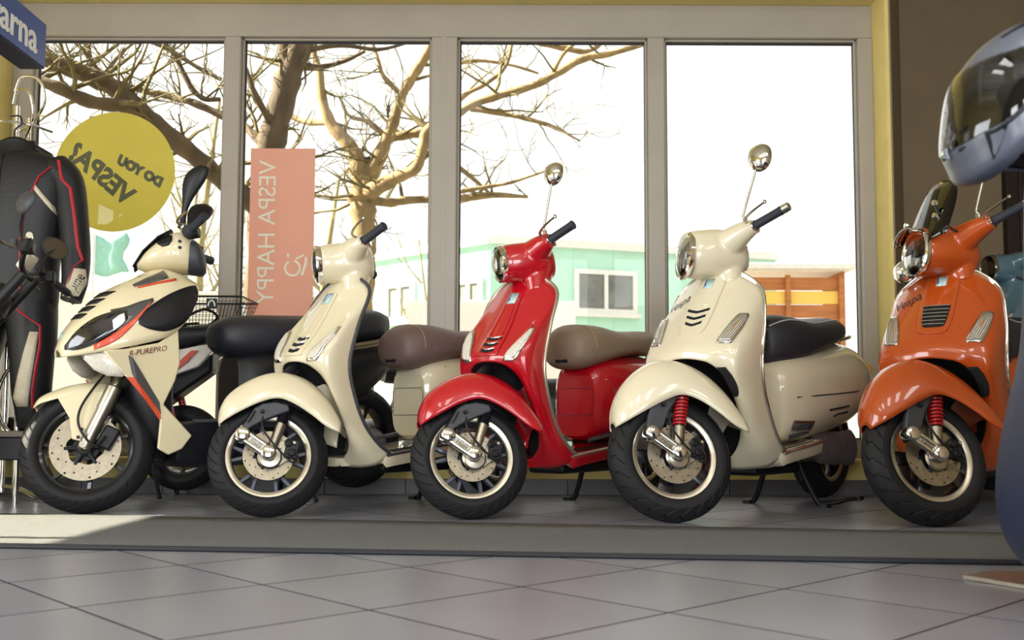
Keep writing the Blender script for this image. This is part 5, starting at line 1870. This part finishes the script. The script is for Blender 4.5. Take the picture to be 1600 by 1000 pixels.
M_bark = mat('tree_bark', srgb(84, 70, 54), 0.9, nscale=9, namt=0.35, bump=0.5, bscale=24, stretch=(1, 1, .35))
M_bark2 = mat('sunlit_bark', srgb(132, 112, 78), 0.9, nscale=9, namt=0.3, bump=0.4, bscale=24, stretch=(1, 1, .35))  # lighter copy of the bark, with the strong sunlight put into its colour
M_moss = mat('mossy_twig', srgb(98, 88, 54), 0.9, nscale=7, namt=0.3)
M_far = mat('pale_far_bark', srgb(140, 130, 92), 0.9, nscale=3, namt=0.25)
M_teal = mat('teal_cladding', srgb(178, 222, 206), 0.7, nscale=1.5, namt=0.06)
M_roofw = mat('white_roof_edge', srgb(225, 225, 222), 0.6)
M_wpaint = mat('white_render', srgb(232, 230, 224), 0.8, nscale=1.2, namt=0.04)
M_wood = mat('orange_planks', srgb(178, 112, 62), 0.7, nscale=3, namt=0.25, stretch=(.6, 1, 6))
M_woody = mat('yellow_fascia', srgb(240, 200, 96), 0.6, nscale=2, namt=0.1)
M_winglass = mat('far_window_glass', srgb(120, 122, 118), 0.15, nscale=2, namt=0.35)
M_ground = mat('pale_paving', srgb(128, 125, 118), 0.9, nscale=1.2, namt=0.1)


def tree(limbs, name, label, m, seed, twig_m, ntw, tl=(.25, .9)):
    rd = random.Random(seed)
    base = limbs[0][0]
    root = empty(name, (base[0], base[1], -.15), 0, label, 'tree', 'bare trees outside the window')
    O = Vector((base[0], base[1], -.15))
    samples = []
    for li, L in enumerate(limbs):
        P = [Vector(q[:3]) for q in L]
        pts = cr([tuple(p) for p in P], 4)
        rr = []
        for i in range(len(L) - 1):
            for k in range(4):
                rr.append(L[i][3] + (L[i + 1][3] - L[i][3]) * k / 4)
        rr.append(L[-1][3])
        if li == 0:
            pts.insert(0, Vector((pts[0].x, pts[0].y, -.15)))
            rr.insert(0, rr[0] * 1.35)
        # gnarled outline
        rr = [r_ * (1 + .10 * math.sin(i * 1.9 + li) + rd.uniform(-.06, .06)) for i, r_ in enumerate(rr)]
        mb = MB().tube([p - O for p in pts], rr, 10)
        mb.build('trunk' if li == 0 else 'branch', m, root)
        for p, r_ in zip(pts, rr):
            if p.z > 1.0:
                samples.append((p, r_, li))
    tw = MB()
    for _ in range(ntw):
        p, r_, li = rd.choice(samples)
        d = Vector((rd.uniform(-1, 1), rd.uniform(-.5, .5), rd.uniform(-.45, 1))).normalized()
        L = rd.uniform(*tl)
        stack = [(p, d, L, min(r_ * .45, .022), 0)]
        while stack:
            q, dd, l_, rad, lev = stack.pop()
            pts, rr = [q], [rad]
            cur = q.copy()
            v = dd.copy()
            n = 5
            for k in range(n):
                v = (v + Vector((rd.uniform(-.35, .35), rd.uniform(-.25, .25), rd.uniform(-.25, .35)))).normalized()
                cur = cur + v * l_ / n
                pts.append(cur.copy())
                rr.append(max(.0032, rad * (1 - .8 * (k + 1) / n)))
                if lev < 2 and rd.random() < .42:
                    nd = (v + Vector((rd.uniform(-1, 1), rd.uniform(-.6, .6), rd.uniform(-.6, .9)))).normalized()
                    stack.append((cur.copy(), nd, l_ * rd.uniform(.35, .6), max(.0035, rr[-1] * .7), lev + 1))
            tw.tube([x - O for x in pts], rr, 4, cap=False)
    tag(tw.build('twigs', twig_m, root), kind='stuff')
    return root


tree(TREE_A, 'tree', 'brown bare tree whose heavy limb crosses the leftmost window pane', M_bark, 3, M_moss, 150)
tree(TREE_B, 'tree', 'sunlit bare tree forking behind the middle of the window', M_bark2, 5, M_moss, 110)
rd_ = random.Random(11)
far = ((-5.05, 16, 5.6, .075, 'slim pale tree left of the coral banner'), (-5.6, 17, 5.0, .05, 'thinnest pale tree behind the yellow disc'), (-4.62, 16.5, 4.4, .06, 'slim pale tree just left of the second pane'),
       (-3.25, 17, 4.6, .07, 'slim pale tree just right of the coral banner'), (-1.75, 19.2, 3.9, .05, 'slim pale tree nearest the middle mullion'), (-4.1, 18, 5.2, .06, 'slim pale tree behind the coral banner'))
for x, y, h, r_, lb in far:
    L = [[(x, y, .0, r_ * 1.2), (x + rd_.uniform(-.1, .1), y, h * .3, r_), (x + rd_.uniform(-.15, .15), y, h * .6, r_ * .8), (x + rd_.uniform(-.3, .3), y, h, r_ * .35)]]
    for k in range(4):
        z = h * rd_.uniform(.3, .8)
        s_ = rd_.choice((-1, 1))
        L.append([(x, y, z, r_ * .5), (x + s_ * .3, y, z + .4, r_ * .35), (x + s_ * .5, y, z + 1.0, r_ * .15)])
    tree(L, 'far_tree', lb, M_far, int(x * 100) % 97, M_far, 26, (.4, 1.1))

g = MB().lohi((-40, WF + .3, -.25), (40, 60, -.15)).build('ground', M_ground, angle=None)
struct(g)
struct(MB().lohi((-40, -20, -.25), (XL - .2, WF + .3, -.15)).build('ground_side', M_ground, angle=None))


# ---- teal building, its near corner facing the window
def far_window(parent, o, ex, w, h, panes):
    """o: lower corner on the facade, ex: unit vector along it"""
    ex = Vector(ex).normalized()
    nrm = Vector((ex.y, -ex.x, 0))
    o = Vector(o)
    fr = MB()

    def slab(a, b, z0, z1, d0, d1, mbx):
        q = [o + ex * a + nrm * d0, o + ex * b + nrm * d0, o + ex * b + nrm * d1, o + ex * a + nrm * d1]
        mbx.add([p + Vector((0, 0, z0)) for p in q] + [p + Vector((0, 0, z1)) for p in q], [(0, 1, 2, 3), (7, 6, 5, 4), (0, 4, 5, 1), (1, 5, 6, 2), (2, 6, 7, 3), (3, 7, 4, 0)])
    t = .10
    slab(0, w, 0, t, 0, .08, fr); slab(0, w, h - t, h, 0, .08, fr); slab(0, t, t, h - t, 0, .08, fr); slab(w - t, w, t, h - t, 0, .08, fr)
    pw = (w - t) / panes
    for k in range(1, panes):
        slab(k * pw + t * .1, k * pw + t * .9, t, h - t, 0, .08, fr)
    f = fr.build('window', M_roofw, parent, angle=None, fix=True)
    for k in range(panes):
        p = MB()
        slab(t + k * pw, k * pw + pw, t, h - t, .01, .03, p)
        p.build('pane', M_winglass, f, angle=None, fix=True)
    slab_ = MB()
    slab(-.05, w + .05, -.08, 0, 0, .16, slab_)
    slab_.build('window_sill', M_roofw, f, angle=None, fix=True)


tb = empty('teal_building', (-.45, 20, -.15), 0, 'long teal clad building with white framed windows', 'building')
T0 = Vector((-.45, 20, -.15))
c0, cL, cR = Vector((0, 0, 0)), Vector((-3.6, 3.15, 0)), Vector((6.3, 1.985, 0))
b_ = MB().prism([(c0.x, c0.y), (cR.x, cR.y), (cR.x, cR.y + 5), (cL.x, cL.y + 5), (cL.x, cL.y)], lambda p: Vector((p[0], p[1], 4.18)), lambda p: Vector((p[0], p[1], 0)))
b_.build('walls', M_teal, tb, angle=None, fix=True)
for a, b in ((c0, cR), (c0, cL)):
    d = (b - a)
    n_ = Vector((d.y, -d.x, 0)).normalized()
    if n_.y > 0:
        n_ = -n_
    MB().add([a + n_ * .12 + Vector((0, 0, 4.12)), b + n_ * .12 + Vector((0, 0, 4.12)), b + n_ * .12 + Vector((0, 0, 4.28)), a + n_ * .12 + Vector((0, 0, 4.28)),
              a - n_ * .1 + Vector((0, 0, 4.12)), b - n_ * .1 + Vector((0, 0, 4.12)), b - n_ * .1 + Vector((0, 0, 4.28)), a - n_ * .1 + Vector((0, 0, 4.28))],
             [(0, 1, 2, 3), (4, 7, 6, 5), (3, 2, 6, 7), (0, 4, 5, 1), (0, 3, 7, 4), (1, 5, 6, 2)]).build('roof_edge', M_roofw, tb, angle=None, fix=True)
    # cladding joints
    L_ = d.length
    for k in range(1, int(L_ / .9)):
        p = a + d.normalized() * k * .9 + n_ * .005
        MB().tube([p, p + Vector((0, 0, 4.1))], .012, 4).build('cladding_joint', M_teal, tb)
eR, eL = (cR - c0).normalized(), (cL - c0).normalized()
far_window(tb, c0 + eR * 1.80 + Vector((0, 0, 2.78)), eR, 1.42, .92, 2)
far_window(tb, c0 + eL * .95 + Vector((0, 0, 2.90)), -eL, .78, .55, 2)
far_window(tb, c0 + eL * 3.1 + Vector((0, 0, 2.70)), -eL, .92, .86, 2)

lw_ = MB().lohi((-1.9, 18, -.15), (1.15, 18.3, 2.56)).build('garden_wall', M_wpaint, bevel=.01)
tag(lw_, 'plain white outbuilding wall in front of the teal building', 'wall')
lw3 = MB().lohi((-7.5, 12.3, -.15), (-3.4, 12.55, 1.97)).build('garden_wall', M_wpaint, bevel=.01)
tag(lw3, 'low white wall outside behind the sport scooter', 'wall')
fl_ = empty('teal_patch', (-4.66, 11, -.15), 0, 'small pale teal reflection-like patch beneath the yellow disc, built as a flag', 'flag')  # flag and pole made up for a faint, reflection-like teal patch
MB().tube([(0, 0, 0), (0, 0, 2.62)], .015, 8).build('flag_pole', M_roofw, fl_)
MB().grid([[Vector((.02 + (.34 + .04 * math.sin(j * 1.3)) * k / 5, .02 * math.sin(k * 1.5), 2.58 - .44 * j / 6 - .03 * math.sin(k))) for k in range(6)] for j in range(7)]).build('flag_cloth', mat('pale_teal_cloth', srgb(150, 206, 196), 0.8), fl_, solid=.004)

# wooden shed on the right, plank by plank
sh_ = empty('wooden_shed', (3.1, 14, -.15), 0, 'orange wooden plank shed behind the pearl scooter seat', 'shed')
for k in range(13):
    MB().lohi((.0, 0, .05 + .195 * k), (1.56, .03 + .012 * (k % 3), .05 + .195 * k + .182)).build('plank', M_wood if k < 11 else (M_wood if k == 12 else M_woody), sh_, bevel=.006)
for x in (0.0, .75, 1.50):
    MB().lohi((x, -.06, 0), (x + .07, .0, 2.60)).build('post', M_wood, sh_, bevel=.005)
MB().lohi((-.1, -.25, 2.66), (1.68, .9, 2.74)).build('roof', M_roofw, sh_, bevel=.01)
MB().tube([(.15, -.075, .9), (1.50, -.075, 1.75)], .03, 6).build('brace', M_dgrey, sh_)
MB().lohi((1.56, .0, 0), (1.60, .9, 2.66)).build('side_wall', M_wood, sh_, bevel=.005)

# ---- stickers on the glass, facing the street
M_disc_y = glass_mat('yellow_film', (.95, .9, .5), 0.02, alpha=.95, body=srgb(242, 232, 146))
M_disc_t = mat('grey_marker_ink', srgb(104, 104, 84), 0.8)
M_coral = glass_mat('coral_film', (1.0, .80, .74), 0.02, alpha=.88, body=(1.0, .64, .56))
M_coral_t = glass_mat('pale_film', (1.0, .95, .90), 0.02, alpha=.80, body=(1.0, .96, .90))
gy = WG + .0395
dc = empty('round_sticker', (-2.142, gy, 1.70), 0, 'round yellow window sticker with handwritten grey lettering', 'sticker')
MB().lathe([(0, .0015), (.326, .0015), (.3265, 0), (0, 0)], axis=(0, 1, 0), n=72).build('film', M_disc_y, dc, angle=30)
for body, size, cx, cz, an in (('DO YOU', .068, .140, .000, R(29)), ('VESPA?', .138, -.068, -.020, R(40))):
    me = text_mesh(body, size, .0004, 1.0, .12, bold=.006)
    me.materials.clear(); me.materials.append(M_disc_t)
    X_, Z_ = Vector((-math.cos(an), 0, math.sin(an))), Vector((0, 1, 0))
    Y_ = Z_.cross(X_)
    link('handwriting', me, dc, Matrix(((X_.x, Y_.x, Z_.x, cx), (X_.y, Y_.y, Z_.y, -.0015), (X_.z, Y_.z, Z_.z, cz), (0, 0, 0, 1))))
bnr = empty('window_banner', (-1.235, gy, .845), 0, 'coral window banner with pale mirrored lettering', 'banner')
MB().lohi((-.165, -.001, .0), (-.04, .0, .06)).build('yellow_tab', M_disc_y, bnr, angle=None)


def film_with_cuts(body, size, M, rect, extra, bold):
    """flat film (rectangle, local text axes) with the letters and strokes left open"""
    cu = bpy.data.curves.new('film', 'FONT')
    cu.body, cu.size = body, size
    cu.align_x = cu.align_y = 'CENTER'
    cu.space_character = .98
    t = bpy.data.objects.new('film', cu)
    COL.objects.link(t)
    bpy.context.view_layer.update()
    for o_ in bpy.context.selected_objects:
        o_.select_set(False)
    t.select_set(True)
    bpy.context.view_layer.objects.active = t
    bpy.ops.object.convert(target='CURVE')
    c = bpy.context.view_layer.objects.active.data
    for poly in [rect] + extra:
        sp = c.splines.new('POLY')
        sp.points.add(len(poly) - 1)
        for p, q in zip(sp.points, poly):
            p.co = (q[0], q[1], 0, 1)
        sp.use_cyclic_u = True
    c.dimensions = '2D'
    c.fill_mode = 'BOTH'
    c.extrude = .0007
    dg = bpy.context.evaluated_depsgraph_get()
    dg.update()
    me = bpy.data.meshes.new_from_object(bpy.context.view_layer.objects.active.evaluated_get(dg))
    bpy.data.objects.remove(bpy.context.view_layer.objects.active, do_unlink=True)
    me.materials.clear()
    me.materials.append(M_coral)
    return link('film', me, bnr, M)


def flat_tube(path, w):
    # closed flat ribbon, 12 mm deep
    P = [Vector((p[0], 0, p[1])) for p in path]
    L, R_ = [], []
    for i, p in enumerate(P):
        d = P[min(i + 1, len(P) - 1)] - P[max(i - 1, 0)]
        n = Vector((-d.z, 0, d.x)).normalized() * w / 2
        L.append(p + n); R_.append(p - n)
    return MB().loft([[l + Vector((0, -.006, 0)), r_ + Vector((0, -.006, 0)), r_ + Vector((0, .006, 0)), l + Vector((0, .006, 0))] for l, r_ in zip(L, R_)])


TM = Matrix(((0, -1, 0, -.078), (0, 0, 1, .0007), (-1, 0, 0, .530), (0, 0, 0, 1)))
strokes = [([(.060 + .040 * math.cos(t * .40 + 2.1), .335 + .040 * math.sin(t * .40 + 2.1)) for t in range(15)], .011),
           ([(.034, .392), (.038, .404), (.030, .414)], .010), ([(.076, .385), (.092, .392), (.112, .404), (.120, .408)], .010), ([(.132, .395), (.130, .36), (.118, .32), (.110, .297)], .013)]
extra = []
for pth, w_ in strokes:
    P = [Vector((p[0], p[1])) for p in pth]
    L, R_ = [], []
    for i, p in enumerate(P):
        d = P[min(i + 1, len(P) - 1)] - P[max(i - 1, 0)]
        n = Vector((-d.y, d.x)).normalized() * w_ / 2
        L.append(p + n); R_.append(p - n)
    # banner (x,z) to text axes: text x = .530 - z, text y = -.078 - x
    extra.append([(.530 - q.y, -.078 - q.x) for q in L + R_[::-1]])
rect = [(.530 - z, -.078 - x) for x, z in ((-.175, 0), (.172, 0), (.172, .985), (-.175, .985))]
film_with_cuts('VESPA HAPPY', .132, TM, rect, extra, 0)
me = text_mesh('VESPA HAPPY', .132, .0003, .98)
me.materials.clear(); me.materials.append(M_coral_t)
link('banner_lettering', me, bnr, TM)
for pth, w_ in strokes:
    mb2 = flat_tube(pth, w_ * .98)
    mb2.v = [(x, .0007 + y * .05, z) for x, y, z in mb2.v]
    mb2.build('emblem_stroke', M_coral_t, bnr, angle=None)
# ------------------------------------------------------------------ things half hidden behind the row
M_redgraphic = mat('red_tail_graphic', srgb(206, 70, 48), 0.4)
M_greyw = mat('white_tail_plastic', srgb(226, 222, 216), 0.35, coat=0.6)


def basket_moped():
    root = empty('moped', (-1.585, 4.83, 0), PI, 'white tailed moped with wire basket, half hidden behind the sport scooter', 'moped')
    # local x points forward (to the left in the picture)
    z = .235
    t = link('rear_tyre', tyre_mesh(.205, .135, .09, 30, 'slash'), root, Matrix.Translation((0, 0, z)))
    b, s_, l_ = rim_parts(.135, .09, 'seven')
    link('rim', mset(b, M_rim_black), t); link('spokes', mset(s_, M_rim_black), t)
    t = link('front_tyre', tyre_mesh(.205, .135, .09, 30, 'slash'), root, Matrix.Translation((1.12, 0, .205)))
    link('rim', mset(b, M_rim_black), t); link('spokes', mset(s_, M_rim_black), t)
    slof([(.42, .05, .74, .66, .70, 2.3), (.36, .10, .775, .66, .71, 2.4), (.22, .115, .79, .68, .73, 2.5), (.05, .12, .81, .70, .755, 2.5), (-.12, .10, .83, .73, .78, 2.4), (-.20, .04, .82, .76, .79, 2.2)], 28, 4).build('seat', M_seat_b, root)
    for sg in (1, -1):
        p = MB().prism([(.30, .58), (.18, .66), (-.10, .72), (-.20, .735), (-.10, .62), (.10, .545), (.24, .50)], lambda q: Vector((q[0], sg * (.105 + .02 * math.sin((q[0] + .2) * 5)), q[1])), lambda q: Vector((q[0], sg * .07, q[1])))
        po = p.build('tail_panel', M_greyw, root, bevel=.006, fix=True)
        for pl in ([(.20, .54), (.10, .575), (.0, .66), (.03, .665), (.12, .60)], [(.02, .585), (-.05, .64), (-.10, .695), (-.07, .695), (-.02, .65)]):
            MB().prism(pl, lambda q: Vector((q[0], sg * .128, q[1])), lambda q: Vector((q[0], sg * .10, q[1]))).build('red_graphic', M_redgraphic, po, angle=None, fix=True)
        MB().tube([(.0, sg * .10, .30), (.06, sg * .10, .52)], .018, 10).build('shock_absorber', M_spring_r, root)
    MB().loft([[Vector((x, y, zz)) for y, zz in ((w, zt), (w, zb), (-w, zb), (-w, zt))] for x, w, zt, zb in ((-.15, .06, .70, .60), (.1, .08, .66, .42), (.30, .10, .60, .28), (.45, .10, .36, .22), (.70, .10, .34, .22), (.85, .09, .40, .26))]).build('frame_body', M_black, root, bevel=.015)
    slof([(.80, .12, .40, .26, .33, 2.5), (.86, .16, .62, .3, .45, 2.5), (.93, .15, .85, .5, .66, 2.5), (.98, .09, .92, .6, .75, 2.3)], 24, 3).build('leg_shield', M_greyw, root)
    MB().tube([(1.12, .06, .205), (.92, .05, .9)], .016, 10).build('fork_leg', M_dgrey, root)
    MB().tube([(1.12, -.06, .205), (.92, -.05, .9)], .016, 10).build('fork_leg', M_dgrey, root)
    MB().tube(cr([(.84, .22, 1.0), (.89, .1, .97), (.90, 0, .95), (.89, -.1, .97), (.84, -.22, 1.0)], 4), .014, 10).build('handlebar', M_black, root)
    cs = MB().tube([(.14, .06, .25), (.06, .13, .0)], .011, 8)
    cs.build('stand_leg', M_black, root)
    MB().tube([(.14, -.06, .25), (.06, -.13, .0)], .011, 8).build('stand_leg', M_black, root)
    # rack and basket
    rk = MB()
    for y in (-.09, .09):
        rk.tube([(.10, y, .77), (-.34, y, .79)], .006, 8)
    rk.tube([(-.05, .09, .70), (-.25, .09, .785)], .006, 8)
    rk.build('rack', M_black, root)
    x0, x1, y0, zb, zt = .12, -.26, .12, .80, .95
    bk = MB()
    top = [(x0 + .04, -y0 - .03, zt), (x1 - .05, -y0 - .03, zt), (x1 - .05, y0 + .03, zt), (x0 + .04, y0 + .03, zt)]
    bot = [(x0, -y0, zb), (x1, -y0, zb), (x1, y0, zb), (x0, y0, zb)]
    bk.tube(top, .005, 8, closed=True)
    bk.tube(bot, .004, 8, closed=True)
    bo = bk.build('basket_rim', M_black, root)
    mesh_ = MB()
    for i in range(4):
        a, b = Vector(top[i]), Vector(top[(i + 1) % 4])
        c, d = Vector(bot[i]), Vector(bot[(i + 1) % 4])
        n = 26 if i % 2 == 0 else 16
        for k in range(n + 1):
            mesh_.tube([a.lerp(b, k / n), c.lerp(d, k / n)], .0011, 4, cap=False)
        for k in range(1, 7):
            mesh_.tube([a.lerp(c, k / 7), b.lerp(d, k / 7)], .0011, 4, cap=False)
    for k in range(1, 12):
        mesh_.tube([Vector(bot[0]).lerp(Vector(bot[1]), k / 12), Vector(bot[3]).lerp(Vector(bot[2]), k / 12)], .0012, 4, cap=False)
    tag(mesh_.build('wire_mesh', M_black, bo), kind='stuff')
    for x in (.05, -.17):
        pl = MB().box((x, y0 + .035, .915), (.052, .004, .05)).build('basket_plate', M_black, bo, bevel=.003)
        MB().tube(cr([(x - .016, y0 + .038, .902), (x - .012, y0 + .038, .920), (x, y0 + .038, .930), (x + .012, y0 + .038, .920), (x + .016, y0 + .038, .902)], 3), .004, 6).build('plate_mark', M_whiteink, pl)
    cb = MB().tube(cr([(.06, .0, .815), (0, .06, .85), (-.10, .04, .90), (-.14, -.04, .87), (-.06, -.06, .82), (.03, .02, .825), (-.08, .06, .83)], 6), .007, 8)
    tag(cb.build('cable_lock', M_black), None)
    ck = bpy.data.objects['cable_lock']
    ck.location = root.location
    ck.rotation_euler = root.rotation_euler
    tag(ck, 'black cable lock coiled inside the wire basket', 'cable lock')


basket_moped()


def motorcycle_front():
    ang = math.atan2(-math.cos(R(78)), -math.sin(R(78)))
    root = empty('motorcycle', (-1.955, 3.99, 0), ang, 'dark motorcycle with two round mirrors at the left edge', 'motorcycle')
    # handlebar, origin under the bar centre, x forward; the bar leans with its left end up
    zb = .955
    B = Matrix.Translation((0, 0, zb)) @ Matrix.Rotation(R(11), 4, 'X')
    MB().tube(cr([(-.07, .33, .03), (-.04, .20, .04), (0, .08, 0), (0, -.08, 0), (-.04, -.20, .04), (-.07, -.33, .03)], 5), .011, 10).build('handlebar', M_black, root, B)
    for sg in (1, -1):
        g0, g1 = Vector((-.05, sg * .22, .038)), Vector((-.085, sg * .34, .028))
        go = MB().tube([g0, g0.lerp(g1, .9), g1], [.017, .017, .014], 14).build('grip', M_rubber, root, B)
        MB().tube([g1, g1 + (g1 - g0) * .16], [.015, .012], 14).build('bar_end', M_chrome, go)
        MB().tube(cr([(-.01, sg * .17, .04), (.04, sg * .22, .045), (.03, sg * .32, .03)], 4), .006, 8).build('brake_lever', M_alu, root, B)
        MB().box((-.04, sg * .18, .045), (.05, .055, .05)).build('switch_housing', M_black, root, B, bevel=.008)
        MB().tube([(.015, sg * .16, .05), (.015, sg * .16, .08)], [.018, .016], 12).build('fluid_reservoir', M_dgrey, root, B)
        mirror_part(root, (-.02, sg * .15, .06), (-.01, sg * .19, .13), (-.04, sg * .25, .20), (.062, .046, .022), B, M_black, M_dgrey, face_dir=(1, .9 * sg, .15))
    MB().lathe([(.0, .10), (.05, .095), (.078, .06), (.085, .0), (.07, -.06), (0, -.09)], o=(.14, 0, .84), axis=(1, 0, 0), n=32).build('headlight', M_black, root)
    MB().lathe([(0, .112), (.06, .108), (.08, .07), (.084, .06)], o=(.14, 0, .84), axis=(1, 0, 0), n=32).build('headlight_lens', M_white_lens, root)
    MB().box((.0, 0, 1.0), (.03, .13, .075), Matrix.Rotation(R(-30), 3, 'Y')).build('instrument', M_greyw, root, bevel=.010)
    for sg in (1, -1):
        MB().tube([(-.01, sg * .09, .94), (.50, sg * .09, .30)], .021, 14).build('fork_leg', M_black, root)
    t = link('front_tyre', tyre_mesh(.30, .22, .11, 34, 'sport'), root, Matrix.Translation((.50, 0, .300)))
    b, s_, l_ = rim_parts(.22, .11, 'seven')
    link('rim', mset(b, M_rim_black), t); link('spokes', mset(s_, M_rim_black), t)
    arch_loft([(.24, .18, .24, .15, .05, .8), (.15, .28, .14, .24, .065, .8), (0, .33, 0, .28, .07, .8), (-.14, .29, -.14, .24, .065, .8)]).build('front_fender', M_black, root, Matrix.Translation((.50, 0, .300)), solid=.004)
    return root


motorcycle_front()

# pale blue scooter on a plinth in the alcove behind the orange one
pl = MB().lohi((2.63, 5.50, 0), (3.58, 6.55, .26)).build('display_plinth', M_bench, bevel=.01)
tag(pl, 'low black display plinth in the alcove behind the orange scooter', 'plinth')
blue = classic_scooter(dict(kind='primavera', paint=M_blue_p, at=(2.63, 5.72), psi=62, steer=20, seat=M_seat_b, pipe=M_pipe_w, trim=M_dgrey, base=.263,
    label='pale blue scooter on a plinth behind the orange scooter'))

# moped parked outside, seen between the cream scooter's shield and seat
pm = empty('parked_moped', (-.86, 6.0, -.15), R(200), 'dark moped parked outside between the cream scooter shield and seat', 'moped')
t = link('front_tyre', tyre_mesh(.24, .165, .10, 30, 'slash'), pm, Matrix.Translation((0, 0, .24)))
b, s_, l_ = rim_parts(.165, .10, 'seven')
link('rim', mset(b, M_rim_grey), t); link('spokes', mset(s_, M_rim_grey), t)
t = link('rear_tyre', tyre_mesh(.24, .165, .10, 30, 'slash'), pm, Matrix.Translation((-1.2, 0, .24)))
link('rim', mset(b, M_rim_grey), t); link('spokes', mset(s_, M_rim_grey), t)
arch_loft([(.22, .16, .22, .13, .04, .8), (.14, .25, .12, .19, .06, .8), (0, .29, 0, .22, .068, .8), (-.14, .26, -.14, .19, .068, .8), (-.22, .17, -.22, .12, .06, .8)]).build('front_fender', M_dgrey, pm, Matrix.Translation((0, 0, .24)), solid=.004)
for sg in (1, -1):
    MB().tube([(0, sg * .07, .24), (-.30, sg * .06, .95)], .018, 12).build('fork_leg', M_dgrey, pm)
MB().lathe([(0, .08), (.05, .075), (.075, .04), (.08, -.02), (.05, -.07), (0, -.08)], o=(-.14, 0, .82), axis=(1, 0, 0), n=28).build('headlight', M_black, pm)
MB().lathe([(0, .09), (.055, .085), (.07, .05)], o=(-.14, 0, .82), axis=(1, 0, 0), n=28).build('headlight_lens', M_white_lens, pm)
MB().tube(cr([(-.40, .32, 1.02), (-.33, .15, 1.0), (-.32, -.15, 1.0), (-.40, -.32, 1.02)], 4), .012, 10).build('handlebar', M_black, pm)
slof([(-.22, .12, .7, .35, .5, 2.6), (-.32, .18, .85, .3, .5, 2.6), (-.42, .15, .75, .25, .4, 2.6), (-.60, .15, .34, .22, .28, 3), (-.78, .15, .36, .22, .29, 3), (-.85, .16, .66, .26, .45, 2.6), (-1.2, .18, .70, .36, .55, 2.4), (-1.45, .06, .66, .52, .6, 2)], 28, 3).build('body', M_dgrey, pm)
slof([(-.72, .05, .74, .68, .71, 2.2), (-.8, .12, .78, .66, .72, 2.4), (-1.1, .14, .79, .68, .73, 2.5), (-1.4, .06, .80, .70, .75, 2.2)], 24, 3).build('seat', M_seat_b, pm)
